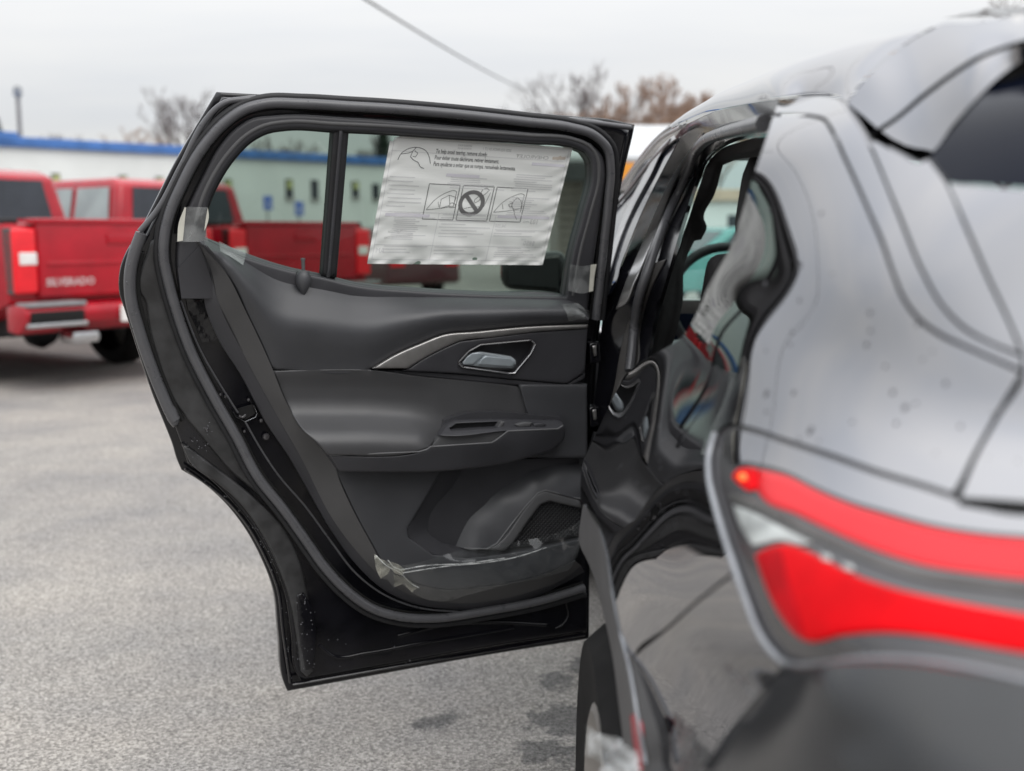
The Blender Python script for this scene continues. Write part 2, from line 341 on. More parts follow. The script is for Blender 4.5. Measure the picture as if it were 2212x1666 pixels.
# ------------------------------------------------------------------ materials
MATS = {}
def pm(name, col, rough=.5, metal=0, ior=1.5, nscale=0, nvar=0, bscale=0, bstr=0, bdist=.002, rvar=0, trans=0, emit=None, estr=0, coat=0, col2=None, detail=4, sss=0, spec=None):
    m = bpy.data.materials.new(name); m.use_nodes = True; t = m.node_tree; b = t.nodes['Principled BSDF']
    b.inputs['Base Color'].default_value = (*col, 1); b.inputs['Roughness'].default_value = rough; b.inputs['Metallic'].default_value = metal; b.inputs['IOR'].default_value = ior
    b.inputs['Transmission Weight'].default_value = trans; b.inputs['Coat Weight'].default_value = coat; b.inputs['Coat Roughness'].default_value = .03
    if spec is not None: b.inputs['Specular IOR Level'].default_value = spec
    if emit: b.inputs['Emission Color'].default_value = (*emit, 1); b.inputs['Emission Strength'].default_value = estr
    tcn = t.nodes.new('ShaderNodeTexCoord')
    if nscale:
        n = t.nodes.new('ShaderNodeTexNoise'); n.inputs['Scale'].default_value = nscale; n.inputs['Detail'].default_value = detail; t.links.new(tcn.outputs['Object'], n.inputs[0])
        r = t.nodes.new('ShaderNodeValToRGB'); r.color_ramp.elements[0].position = .35; r.color_ramp.elements[1].position = .68
        c2 = col2 or tuple(min(1, c * (1 + nvar)) for c in col); r.color_ramp.elements[0].color = (*[c * (1 - nvar) for c in col], 1); r.color_ramp.elements[1].color = (*c2, 1)
        t.links.new(n.outputs[0], r.inputs[0]); t.links.new(r.outputs[0], b.inputs['Base Color'])
        if rvar:
            mr = t.nodes.new('ShaderNodeMapRange'); mr.inputs[3].default_value = max(0, rough - rvar); mr.inputs[4].default_value = min(1, rough + rvar); mr.inputs[1].default_value = .3; mr.inputs[2].default_value = .7
            t.links.new(n.outputs[0], mr.inputs[0]); t.links.new(mr.outputs[0], b.inputs['Roughness'])
    if bscale:
        n2 = t.nodes.new('ShaderNodeTexNoise'); n2.inputs['Scale'].default_value = bscale; n2.inputs['Detail'].default_value = 3; t.links.new(tcn.outputs['Object'], n2.inputs[0])
        bp = t.nodes.new('ShaderNodeBump'); bp.inputs['Strength'].default_value = bstr; bp.inputs['Distance'].default_value = bdist; t.links.new(n2.outputs[0], bp.inputs['Height']); t.links.new(bp.outputs[0], b.inputs['Normal'])
    MATS[name] = m; return m
def MAT(n): return MATS[n]
def film(name, tint, rough=.05, ior=1.5, gl=1.0, haze=0.0, hazecol=(.8, .82, .82), bscale=0, bstr=0):
    """thin clear sheet: tinted see-through plus a mirror coat, with some milky haze"""
    m = bpy.data.materials.new(name); m.use_nodes = True; t = m.node_tree; t.nodes.clear()
    o = t.nodes.new('ShaderNodeOutputMaterial'); tr = t.nodes.new('ShaderNodeBsdfTransparent'); tr.inputs[0].default_value = (*tint, 1)
    g = t.nodes.new('ShaderNodeBsdfGlossy'); g.inputs['Roughness'].default_value = rough; g.inputs[0].default_value = (gl, gl, gl, 1)
    fr = t.nodes.new('ShaderNodeFresnel'); ge = t.nodes.new('ShaderNodeNewGeometry'); mi = t.nodes.new('ShaderNodeMapRange'); mi.inputs[3].default_value = ior; mi.inputs[4].default_value = 1 / ior; t.links.new(ge.outputs['Backfacing'], mi.inputs[0]); t.links.new(mi.outputs[0], fr.inputs[0]);   # a thin sheet mirrors alike from both sides
    mxs = t.nodes.new('ShaderNodeMixShader')
    t.links.new(fr.outputs[0], mxs.inputs[0]); t.links.new(g.outputs[0], mxs.inputs[2]); base = tr
    if haze:
        df = t.nodes.new('ShaderNodeBsdfDiffuse'); df.inputs[0].default_value = (*hazecol, 1); m2 = t.nodes.new('ShaderNodeMixShader'); m2.inputs[0].default_value = haze
        tcn = t.nodes.new('ShaderNodeTexCoord'); n = t.nodes.new('ShaderNodeTexNoise'); n.inputs['Scale'].default_value = 28; n.inputs['Detail'].default_value = 4; t.links.new(tcn.outputs['Object'], n.inputs[0])
        mr = t.nodes.new('ShaderNodeMapRange'); mr.inputs[1].default_value = .38; mr.inputs[2].default_value = .72; mr.inputs[3].default_value = haze * .4; mr.inputs[4].default_value = haze * 1.8
        t.links.new(n.outputs[0], mr.inputs[0]); t.links.new(mr.outputs[0], m2.inputs[0]); t.links.new(tr.outputs[0], m2.inputs[1]); t.links.new(df.outputs[0], m2.inputs[2]); base = m2
    if bscale:
        tcn = t.nodes.new('ShaderNodeTexCoord'); n2 = t.nodes.new('ShaderNodeTexNoise'); n2.inputs['Scale'].default_value = bscale; t.links.new(tcn.outputs['Object'], n2.inputs[0])
        bp = t.nodes.new('ShaderNodeBump'); bp.inputs['Strength'].default_value = bstr; bp.inputs['Distance'].default_value = .004; t.links.new(n2.outputs[0], bp.inputs['Height'])
        t.links.new(bp.outputs[0], g.inputs['Normal']); t.links.new(bp.outputs[0], fr.inputs['Normal'])
    t.links.new(base.outputs[0], mxs.inputs[1]); t.links.new(mxs.outputs[0], o.inputs[0]); MATS[name] = m; return m
pm('paint', (.35, .35, .362), .015, metal=1, nscale=3, nvar=.03)
pm('paint_in', (.006, .006, .008), .12, nscale=9, nvar=.3, rvar=.06)
pm('dusty', (.035, .035, .036), .38, nscale=22, nvar=.35, rvar=.1, bscale=160, bstr=.05, detail=8)
pm('rubber', (.088, .088, .094), .30, nscale=30, nvar=.07, rvar=.04)
pm('rubber_dark', (.012, .012, .014), .6, nscale=30, nvar=.2)
pm('plastic', (.042, .042, .047), .45, nscale=8, nvar=.1, bscale=900, bstr=.25, bdist=.0006, rvar=.05)
pm('plastic_soft', (.052, .053, .058), .44, nscale=6, nvar=.12, bscale=700, bstr=.35, bdist=.0008, rvar=.06)
pm('plastic_mid', (.085, .085, .088), .55, nscale=8, nvar=.1, bscale=900, bstr=.25, bdist=.0006)
pm('trim_grey', (.066, .065, .066), .5, nscale=10, nvar=.08, bscale=900, bstr=.2, bdist=.0005)
pm('leather', (.06, .06, .063), .4, nscale=7, nvar=.1, bscale=1500, bstr=.3, bdist=.0006)
pm('gap', (.004, .004, .004), .9)
pm('accent', (.42, .41, .40), .42, metal=.9, nscale=60, nvar=.06)
pm('chrome', (.55, .55, .56), .18, metal=1, nscale=40, nvar=.06)
pm('lever', (.50, .54, .58), .25, metal=.35, nscale=20, nvar=.08)
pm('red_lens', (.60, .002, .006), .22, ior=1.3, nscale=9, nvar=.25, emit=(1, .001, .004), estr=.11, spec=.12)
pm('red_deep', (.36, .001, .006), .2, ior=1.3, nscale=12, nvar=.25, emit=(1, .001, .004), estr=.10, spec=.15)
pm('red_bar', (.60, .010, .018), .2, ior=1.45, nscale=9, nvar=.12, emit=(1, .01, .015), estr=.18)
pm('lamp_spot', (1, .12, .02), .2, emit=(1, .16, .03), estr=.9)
pm('lamp_dark', (.045, .042, .045), .16, ior=1.8, nscale=12, nvar=.2)
pm('lamp_clear', (.42, .44, .43), .2, ior=1.6, nscale=30, nvar=.35)
pm('marker', (.45, .03, .05), .2, nscale=20, nvar=.1)
pm('cladding', (.075, .073, .074), .5, nscale=14, nvar=.12, bscale=700, bstr=.2, bdist=.0006)
pm('tyre', (.013, .0125, .0125), .8, nscale=18, nvar=.25, bscale=140, bstr=.3, spec=.15)
pm('rim', (.42, .40, .38), .3, metal=.7, nscale=20, nvar=.1)
pm('fabric', (.016, .015, .016), .8, nscale=60, nvar=.25, bscale=500, bstr=.3)
pm('dark_glass', (.006, .008, .016), .05, ior=1.28, nscale=3, nvar=.2)
film('glass', (.37, .45, .40), .01, 1.35)
film('screen_glass', (.72, .90, .85), .01, 1.45)
film('tape', (.80, .83, .82), .12, 1.5, haze=.16, bscale=30, bstr=.4)
film('clear_film', (.92, .94, .94), .06, 1.75, haze=.03, bscale=9, bstr=.14)
film('film_edge', (.85, .87, .87), .1, 1.7, haze=.5, hazecol=(.85, .86, .85))
# ------------------------------------------------------------------ ground
def ground_mat():
    m = bpy.data.materials.new('asphalt'); m.use_nodes = True; t = m.node_tree; b = t.nodes['Principled BSDF']; b.inputs['Roughness'].default_value = .85
    tcn = t.nodes.new('ShaderNodeTexCoord')
    def noise(s, d=4, r=.5):
        n = t.nodes.new('ShaderNodeTexNoise'); n.inputs['Scale'].default_value = s; n.inputs['Detail'].default_value = d; n.inputs['Roughness'].default_value = r; t.links.new(tcn.outputs['Object'], n.inputs[0]); return n
    def ramp(n, a, ca, bb, cb):
        r = t.nodes.new('ShaderNodeValToRGB'); r.color_ramp.elements[0].position = a; r.color_ramp.elements[0].color = (*ca, 1); r.color_ramp.elements[1].position = bb; r.color_ramp.elements[1].color = (*cb, 1); t.links.new(n.outputs[0], r.inputs[0]); return r
    def mix(a, bb, f, bt='MULTIPLY'):
        x = t.nodes.new('ShaderNodeMix'); x.data_type = 'RGBA'; x.blend_type = bt
        if isinstance(f, float): x.inputs[0].default_value = f
        else: t.links.new(f, x.inputs[0])
        t.links.new(a, x.inputs[6]); t.links.new(bb, x.inputs[7]); return x.outputs[2]
    vor = t.nodes.new('ShaderNodeTexVoronoi'); vor.inputs['Scale'].default_value = 150; t.links.new(tcn.outputs['Object'], vor.inputs[0])
    rv = t.nodes.new('ShaderNodeValToRGB'); e = rv.color_ramp.elements; e[0].position = 0; e[0].color = (.17, .160, .149, 1); e[1].position = 1; e[1].color = (.47, .447, .42, 1)
    sepc = t.nodes.new('ShaderNodeSeparateColor'); t.links.new(vor.outputs['Color'], sepc.inputs[0]); t.links.new(sepc.outputs[0], rv.inputs[0])
    crk = ramp(noise(90, 4, .6), .30, (.55, .55, .56), .55, (1, 1, 1))
    pat = ramp(noise(.9, 6, .62), .34, (.74, .75, .78), .66, (1.15, 1.13, 1.09))
    stk = t.nodes.new('ShaderNodeMapping'); stk.inputs['Scale'].default_value = (.5, 2.2, 1); stk.inputs['Rotation'].default_value = (0, 0, .9); t.links.new(tcn.outputs['Object'], stk.inputs[0])
    sn = noise(1.6, 5, .55); t.links.new(stk.outputs[0], sn.inputs[0]); st = ramp(sn, .36, (.95, .955, .96), .64, (1.03, 1.02, 1.01))
    col = mix(mix(mix(rv.outputs[0], crk.outputs[0], 1.0), pat.outputs[0], 1.0), st.outputs[0], 1.0)
    # old oil stains beside the car: two blots with their own outline
    geo = t.nodes.new('ShaderNodeNewGeometry'); wn = noise(16, 5, .65)
    tot = None
    for (px, py, r) in ((1215, 1555, .085), (1205, 1470, .05), (1180, 1625, .06), (940, 1560, .045), (1265, 1440, .05)):
        g = gpt(px, py); dn = t.nodes.new('ShaderNodeVectorMath'); dn.operation = 'DISTANCE'; t.links.new(geo.outputs['Position'], dn.inputs[0]); dn.inputs[1].default_value = tuple(g)
        md = t.nodes.new('ShaderNodeMath'); md.operation = 'MULTIPLY_ADD'; t.links.new(wn.outputs[0], md.inputs[0]); md.inputs[1].default_value = -.22; t.links.new(dn.outputs['Value'], md.inputs[2])
        mr = t.nodes.new('ShaderNodeMapRange'); mr.inputs[1].default_value = r - .115; mr.inputs[2].default_value = r - .085; mr.inputs[3].default_value = 1; mr.inputs[4].default_value = 0; t.links.new(md.outputs[0], mr.inputs[0])
        if tot is None: tot = mr.outputs[0]
        else:
            mm = t.nodes.new('ShaderNodeMath'); mm.operation = 'MAXIMUM'; t.links.new(tot, mm.inputs[0]); t.links.new(mr.outputs[0], mm.inputs[1]); tot = mm.outputs[0]
    dk = t.nodes.new('ShaderNodeRGB'); dk.outputs[0].default_value = (.40, .41, .43, 1)
    sf = t.nodes.new('ShaderNodeMath'); sf.operation = 'MULTIPLY'; t.links.new(tot, sf.inputs[0]); sf.inputs[1].default_value = .9
    col = mix(col, dk.outputs[0], sf.outputs[0]); t.links.new(col, b.inputs['Base Color'])
    bp = t.nodes.new('ShaderNodeBump'); bp.inputs['Strength'].default_value = .6; bp.inputs['Distance'].default_value = .004; t.links.new(vor.outputs['Distance'], bp.inputs['Height']); t.links.new(bp.outputs[0], b.inputs['Normal'])
    MATS['asphalt'] = m
ground_mat()
g = obj('ground', [(-400, -200, 0), (400, -200, 0), (400, 600, 0), (-400, 600, 0)], [(0, 1, 2, 3)], 'asphalt', None, center=False); tag(g, kind='structure')
# ------------------------------------------------------------------ the black car
car = tag(empty('parked_car', (1.05, 1.9, 0)), 'glossy black crossover car seen from its rear corner with the rear door wide open', 'car')
# --- rear door
pm('edge_highlight', (.16, .16, .165), .4, nscale=20, nvar=.1)  # lighter grey for the painted highlight lines on trim edges
pm('label_film', (.008, .008, .009), .12, bscale=60, bstr=.5, nscale=9, nvar=.2)
OUT = [(468,199),(600,206),(730,213),(813,216),(965,226),(1112,241),(1250,252),(1318,258),(1371,270),(1368,285),(1347,374),(1324,510),(1303,645),(1291,760),(1281,900),(1275,1100),(1272,1380),(1053,1415),(791,1462),(621,1493),(615,1480),(601,1369),(590,1273),(562,1201),(526,1137),(479,1079),(433,1040),(392,1015),(382,992),(374,964),(357,920),(333,861),(298,758),(268,664),(259,637),(257,600),(262,572),(275,541),(298,506),(328,449),(379,349)]
IN = [(480,210),(730,221),(965,233),(1112,248),(1318,266),(1358,280),(1340,374),(1318,510),(1297,645),(1284,760),(1275,900),(1270,1100),(1268,1365),(1053,1398),(791,1445),(650,1470),(640,1455),(628,1369),(612,1273),(582,1201),(545,1137),(498,1079),(450,1032),(405,1000),(400,985),(390,955),(375,915),(348,850),(313,750),(285,660),(276,630),(274,602),(280,572),(292,545),(312,512),(342,452),(393,352)]
WIN = [(444,514),(449,446),(471,395),(509,338),(541,306),(576,287),(617,280),(722,284),(813,288),(965,298),(1141,309),(1241,319),(1262,328),(1274,345),(1277,375),(1259,457),(1236,545),(1221,640),(1053,636),(906,628),(759,613),(698,598),(622,582),(487,536)]
def grow(poly, d):
    p = np.array(poly, float); c = p.mean(0); t = np.roll(p, -1, 0) - np.roll(p, 1, 0); n = np.stack([t[:, 1], -t[:, 0]], 1); n /= np.linalg.norm(n, axis=1)[:, None]
    a = (p[:, 0] * np.roll(p[:, 1], -1) - np.roll(p[:, 0], -1) * p[:, 1]).sum(); return [tuple(q) for q in p + n * d * (1 if a > 0 else -1)]
WINH = grow(WIN, 7)
dr = dpatch('rear_door', OUT, -.06, 'paint_in', car, [WINH], 22, rnd=7, rdep=.006, skirt=.02, edge=11)
dr['label'] = 'open rear door showing its grey-black inner trim'
dpatch('door_shell', IN, -.022, 'paint_in', dr, [WINH], 18, rnd=9, rdep=.010, skirt=.032, edge=10)
# rear jamb panel between weatherstrip and main seal, dusty
JP = [(326,520),(340,515),(352,520),(352,575),(362,620),(380,690),(410,768),(455,860),(508,952),(556,1040),(612,1112),(640,1150),(610,1120),(560,1070),(500,1020),(460,975),(420,925),(395,895),(380,875),(362,840),(336,765),(320,700),(312,650),(301,632),(299,606),(306,578),(318,545)]
dpatch('jamb_panel', JP, -.012, 'dusty', dr, (), 14, rnd=7, rdep=.008, skirt=.012, edge=8)
# lower strip following the wheel arch
AS = [(392,958),(400,962),(440,990),(500,1035),(560,1085),(612,1140),(645,1205),(660,1262),(670,1335),(676,1450),(662,1462),(650,1450),(640,1369),(622,1280),(595,1210),(556,1137),(510,1078),(462,1038),(420,1010),(410,998),(404,985)]
dpatch('arch_strip', AS, -.008, 'dusty', dr, (), 12, rnd=6, rdep=.006, skirt=.014, edge=7)
dpatch('arch_lip', [(640,1285),(655,1280),(668,1300),(680,1420),(676,1445),(660,1448),(648,1380)], -.004, 'paint_in', dr, (), 8, rnd=4, rdep=.004, skirt=.006, edge=6)
# seals
MS = [(1287,690),(1306,516),(1315,427),(1319,363),(1312,321),(1283,292),(1230,275),(1141,264),(965,245),(813,233),(759,230),(649,224),(576,224),(527,237),(487,264),(441,315),(390,406),(367,460),(355,514),(354,560),(363,605),(383,677),(412,758),(456,847),(510,942),(556,1029),(613,1101),(659,1165),(702,1226),(749,1276),(803,1314),(862,1332),(934,1336),(1053,1320),(1171,1297),(1262,1270)]
dtube('door_seal', MS, .004, .0112, 'rubber', dr, .011)
def offset_path(path, d):
    p = resample(path, 12, False, 80); t = np.gradient(p, axis=0); t /= np.linalg.norm(t, axis=1)[:, None]; n = np.stack([t[:, 1], -t[:, 0]], 1); return p + n * d
o1 = offset_path(MS, -14); dtube('seal_lip', o1, -.006, .0075, 'rubber_dark', dr, .006, step=14)
o2 = offset_path(MS, 12); dtube('seal_channel', o2, -.014, .004, 'gap', dr, .004, step=14)
S2 = [(302,500),(336,460),(390,362),(449,254),(463,238),(486,222),(530,214.5),(730,219),(965,234),(1112,247),(1230,259),(1362,276)]
dtube('frame_seal', S2, -.008, .0062, 'rubber', dr, .006)
WS = [(306,504),(291,545),(282,585),(282,640),(300,712),(330,801),(354,860),(370,895),(378,908)]
dtube('rear_weatherstrip', WS, -.004, .0125, 'rubber', dr, .012)
dtube('weatherstrip_groove', [(x + 17, y + 1) for x, y in WS[1:]], -.012, .005, 'gap', dr, .004)
dpatch('weatherstrip_end', [(352,880),(368,868),(380,882),(389,904),(386,920),(374,924),(362,908)], .004, 'rubber', dr, (), 6, rnd=6, rdep=.012, skirt=.01, edge=4)
# window frame trim, glass, divider
FR = [(392,646),(383,595),(382,545),(390,490),(410,441),(439,381),(474,317),(507,279),(541,257),(595,249),(759,254),(965,270),(1141,286),(1230,295),(1277,310),(1302,339),(1308,369),(1302,427),(1285,545),(1268,680),(1224,668),(900,665),(640,640),(471,646)]
dpatch('window_frame', FR, .004, 'plastic', dr, [WIN], 12, rnd=9, rdep=.010, skirt=.035, edge=8)
E2 = [(436,505),(449,446),(471,395),(509,338),(541,306),(576,287),(617,280),(722,284),(813,288),(965,298),(1141,309),(1241,319),(1262,328),(1274,345),(1277,375),(1259,457),(1236,545),(1221,636)]
dtube('glass_run_seal', offset_path(E2, 1), -.012, .0045, 'rubber_dark', dr, .008, step=12)
o3 = offset_path(E2, 17); dtube('frame_ridge', o3, .0035, .0045, 'plastic_mid', dr, .0028, step=12)
gl = dpatch('window_glass', WINH, -.030, 'glass', dr, (), 60, skirt=0, edge=30)
dpatch('window_divider', [(719,276),(754,278),(727,600),(695,600)], -.006, 'rubber_dark', dr, (), 10, rnd=7, rdep=.008, skirt=.03, edge=12)
dpatch('divider_fin', [(733,276),(741,277),(713,600),(706,600)], .002, 'plastic', dr, (), 6, rnd=3, rdep=.004, skirt=.01, edge=12)
# trim: side chamfer
L3 = [(428,522),(487,588),(533,677),(587,793),(617,866),(654,928),(690,960),(712,983),(737,1047),(773,1122),(805,1180),(827,1219),(880,1255),(950,1274),(1050,1268),(1180,1240),(1243,1212)]
L1 = [(441,650),(471,731),(522,812),(576,915),(622,983),(669,1065),(719,1151),(769,1219),(827,1273),(884,1301),(976,1317),(1141,1295),(1230,1254),(1262,1235)]
L2 = [(471,650),(530,772),(595,891),(652,992),(719,1122),(773,1194),(827,1249),(884,1284),(976,1302),(1141,1280),(1240,1236)]
SIDE1 = [(441,560)] + L1 + [(1255,1222)] + L2[::-1] + [(452,570)]
rel = TPS([(x, y, -.004) for x, y in [(441,560)] + L1] + [(x, y, .016) for x, y in L2])
dpatch('trim_edge', SIDE1, 0, 'plastic', dr, (), 10, skirt=.02, relief=rel, edge=10)
SIDE2 = [(424,524)] + [(452,570)] + L2 + [(1255,1222)] + L3[::-1]
rel = TPS([(424,524,.004),(452,575,.010)] + [(x, y, .017) for x, y in L2] + [(428,521,.010)] + [(x, y, .048) for x, y in L3[1:]])
dpatch('trim_side', SIDE2, 0, 'trim_grey', dr, (), 10, skirt=.02, relief=rel, edge=10)
dpatch('corner_trim', [(384,580),(432,530),(470,645),(392,645)], .009, 'plastic', dr, (), 10, skirt=.01, edge=10)
# upper trim
TU = [(429,519),(444,513),(487,530),(622,576),(698,592),(759,607),(906,622),(1053,630),(1221,637),(1249,646),(1267,664),(1272,683),(1271,699),(1146,705),(1028,716),(958,723),(911,741),(852,767),(808,793),(800,797),(590,799),(587,793),(533,677),(487,588)]
def prof(xs, ys):
    q = np.linspace(0, 1, 201); v = np.interp(q, xs, ys); k = np.hanning(31); k /= k.sum(); v2 = np.convolve(np.pad(v, 15, mode='edge'), k, 'valid'); v2[0] = ys[0]; return lambda t: np.interp(t, q, v2)
pu = prof([0, .25, .48, .58, .72, 1], [-.028, .020, .056, .063, .061, .046])
def smooth_line(xs, ys, k=45):
    q = np.arange(400, 1320.); v = np.interp(q, xs, ys); h = np.hanning(k); h /= h.sum(); v = np.convolve(np.pad(v, k // 2, mode='edge'), h, 'valid'); return lambda x: np.interp(x, q, v)
UBE = smooth_line([429,444,487,622,698,759,906,1053,1221,1249,1267,1272], [519,513,530,576,592,607,622,630,637,646,664,683], 15); UBO = smooth_line([429,487,533,587,600,800,852,911,958,1028,1146,1272], [524,588,677,793,798,797,767,741,723,716,705,699], 91)
def RU(px, py):
    px = np.asarray(px, float); py = np.asarray(py, float)
    be = UBE(px); bo = UBO(px)
    return pu(np.clip((py - be) / np.maximum(bo - be, 6), 0, 1))
dpatch('upper_trim', TU, 0, 'plastic_soft', dr, (), 11, rnd=6, rdep=.006, skirt=.03, relief=RU, edge=9, sharp=75)
# lock knob with its moulded base
kp = door([655], [603], .012)[0]; kb = [(.004, .02), (.012, .016), (.0165, .006), (.0175, -.006), (.012, -.02), (.004, -.032), (.0005, -.036)]
V, Fs = lathe(kb, 18, 'z'); V = np.array(V) * np.array([1, .9, 1]) + kp; obj('lock_base', V, Fs, 'plastic_soft', dr, 60)
V, Fs = lathe([(.0003, .034), (.005, .0335), (.0055, .031), (.0042, .027), (.004, .006), (.014, .0055), (.0145, .003), (.004, .001)], 14, 'z'); obj('lock_knob', np.array(V) + kp + np.array([0, .004, .012]), Fs, 'plastic_mid', dr, 40)
# accent and handle panel
ACC = [(805,796),(852,768),(911,742),(958,724),(1028,717),(1146,706),(1270,701),(1269,709),(1146,718),(1058,729),(993,737),(955,754),(911,777),(881,796)]
dpatch('accent_strip', ACC, .058, 'accent', dr, (), 8, rnd=4, rdep=.004, skirt=.02, edge=6)
HP = [(881,797),(911,778),(955,755),(993,738),(1058,730),(1146,719),(1269,710),(1263,804),(1225,829),(1117,820),(999,808),(870,801)]
CUPO = [(990,782),(1012,758),(1037,744),(1146,734),(1156,742),(1148,764),(1113,806),(1099,808),(1000,794)]
RH = TPS([(881,797,.055),(955,755,.056),(1058,730,.056),(1269,710,.052),(1263,804,.048),(1225,829,.046),(1117,820,.046),(999,808,.05)])
dpatch('handle_panel', HP, 0, 'plastic', dr, [CUPO], 10, rnd=4, rdep=.004, skirt=.02, relief=RH, edge=7, corner=14)
dpatch('handle_panel_step', [(808,798),(999,809),(1117,821),(1225,830),(1264,806),(1263,818),(1227,838),(1117,832),(905,812),(812,802)], .04, 'plastic', dr, (), 8, rnd=3, rdep=.004, skirt=.02, edge=8)
dpatch('handle_cup', grow(CUPO, 5), .016, 'plastic', dr, (), 8, skirt=0, edge=8)
p_ = resample(grow(CUPO, -1), 4, True, 12); tube('cup_ring', door(p_[:, 0], p_[:, 1], .052), .0030, 'lamp_dark', dr, 8, .004, DN, True)
dtube('cup_ring_edge', [(991,786),(1000,794),(1099,807.5),(1112,806),(1147,764),(1157,744),(1148,736)], .056, .0018, 'chrome', dr, .002, step=4, corner=12)
LV = [(998,783),(1008,770),(1020,762),(1042,760),(1104,770),(1114,778),(1115,787),(1108,796),(1050,794),(1000,789)]
hd = dpatch('door_handle', LV, .047, 'lever', dr, (), 5, rnd=4, rdep=.005, skirt=.016, edge=3, corner=14)
dpatch('handle_root', [(998,783),(1008,770),(1020,762),(1041,760),(1047,766),(1036,777),(1022,789),(1000,789)], .052, 'lever', hd, (), 4, rnd=4, rdep=.005, skirt=.01, edge=3, corner=14)
dpatch('handle_blade', [(1038,777),(1048,769),(1103,774),(1112,780),(1111,788),(1106,793),(1034,788)], .0525, 'lever', hd, (), 4, rnd=3, rdep=.003, skirt=.008, edge=3, corner=14)
# armrest insert
INS = [(590,801),(800,799),(905,812),(1060,826),(1117,834),(1128,846),(1154,897),(1154,905),(985,906),(968,914),(949,939),(926,968),(905,975),(708,984),(690,962),(654,929),(617,867)]
pa_ = prof([0, .18, .36, .50, .62, .74, .86, 1], [.048, .037, .036, .046, .072, .101, .115, .114])
def RI(px, py):
    px = np.asarray(px, float); py = np.asarray(py, float); k = np.clip((px - 880) / 110 - (py - 900) / 260, 0, 1); k = 1 - k * k * (3 - 2 * k)
    w_ = pa_(np.clip((py - 800 - np.clip(px - 800, 0, 400) * .06) / 184, 0, 1)); return .037 + (w_ - .037) * k
dpatch('armrest_pad', INS, 0, 'leather', dr, (), 10, rnd=4, rdep=.004, skirt=.07, relief=RI, edge=8)
# armrest body with stepped edge, switch plate and pull cup
ARM = [(711,985),(905,977),(923,972),(931,966),(1062,957),(1068,954),(1097,932),(1205,927),(1217,920),(1221,936),(1217,952),(1190,975),(1087,1002),(958,1018),(840,1020),(734,1019)]
RA = TPS([(711,985,.108),(905,977,.114),(1062,957,.114),(1097,932,.112),(1217,922,.100),(1217,950,.088),(1190,975,.085),(1087,1002,.092),(958,1018,.100),(734,1019,.098),(820,1000,.108),(1000,988,.108),(1130,965,.105)])
dpatch('armrest_body', ARM, 0, 'plastic', dr, (), 9, rnd=4, rdep=.005, skirt=.06, relief=RA, edge=5, corner=14)
p_ = resample([(712,984),(905,976),(922,971),(931,965),(1062,956.5),(1068,953),(1097,931.5),(1205,926.5),(1216,919)], 5, False, 12); tube('armrest_highlight', door(p_[:, 0], p_[:, 1], RA(p_[:, 0], p_[:, 1]) - .0005), .0016, 'edge_highlight', dr, 6, .0016, DN)  # thin pale tube added as a painted highlight along the armrest rim
SWP = [(949,941),(968,915),(984,908),(1060,906),(1205,908),(1214,912),(1217,919),(1205,927),(1097,931),(960,942)]
SLOT = [(971,925),(986,915),(1079,911),(1082,915),(1074,924),(975,930)]
RS = TPS([(949,941,.108),(968,915,.075),(984,908,.068),(1205,908,.066),(1217,919,.085),(1205,927,.10),(1097,931,.107)])
dpatch('switch_plate', SWP, 0, 'plastic', dr, [SLOT], 7, rnd=2.5, rdep=.003, skirt=.02, relief=RS, edge=4, corner=14)
dpatch('armrest_core', [(944,948),(962,908),(984,900),(1210,900),(1221,916),(1219,930),(1204,938),(1097,942),(960,956)], .060, 'plastic', dr, (), 14, skirt=.02, edge=8)
dpatch('pull_cup', grow(SLOT, 2), .066, 'rubber_dark', dr, (), 8, skirt=0, edge=6)
dpatch('pull_cup_end', [(1074,926),(1083,911),(1090,911),(1083,926)], .094, 'plastic_mid', dr, (), 5, rnd=2, rdep=.002, skirt=.02, edge=4)
dpatch('step_shelf', [(931,966),(949,942),(1097,932),(1068,953),(1062,957)], .100, 'plastic_mid', dr, (), 8, rnd=2, rdep=.003, skirt=.02, edge=6)
dpatch('window_switch', [(1112,917),(1136,912),(1150,913),(1146,922),(1118,924)], .094, 'plastic_mid', dr, (), 4, rnd=3, rdep=.004, skirt=.01, edge=3)
dpatch('switch_blank', [(1152,916),(1172,913),(1180,917),(1176,923),(1154,924)], .093, 'plastic', dr, (), 4, rnd=3, rdep=.003, skirt=.01, edge=3)
# lower trim with map pocket and speaker
PO = [(962,1005),(881,1142),(883,1160),(935,1197),(1010,1204),(1090,1196),(1180,1180),(1258,1162),(1262,990),(1100,990)]
LOW = [(708,985),(737,1047),(773,1122),(805,1180),(827,1219),(880,1255),(950,1274),(1050,1268),(1180,1240),(1240,1212),(1258,1165),(1268,1000),(1268,830),(1120,830),(1140,900),(1100,960),(900,985)]
dpatch('lower_trim', LOW, .046, 'plastic_soft', dr, [PO], 14, rnd=6, rdep=.006, skirt=.03, edge=9)
PI = [(1000,1012),(987,1034),(922,1146),(930,1157),(956,1174),(1003,1183),(1060,1186)]
rel = TPS([(x, y, .046) for x, y in PO[:6]] + [(x, y, .008) for x, y in PI])
dpatch('pocket_wall', [(962,1005),(881,1142),(883,1160),(935,1197),(1010,1204),(1090,1196),(1060,1186),(1003,1183),(956,1174),(930,1157),(922,1146),(987,1034),(1000,1005)], 0, 'plastic', dr, (), 7, skirt=.01, relief=rel, edge=6, corner=12)
dpatch('pocket_floor', [(995,1000),(910,1140),(925,1170),(1010,1195),(1110,1195),(1262,1160),(1262,985)], .004, 'plastic', dr, (), 20, skirt=0, edge=20)
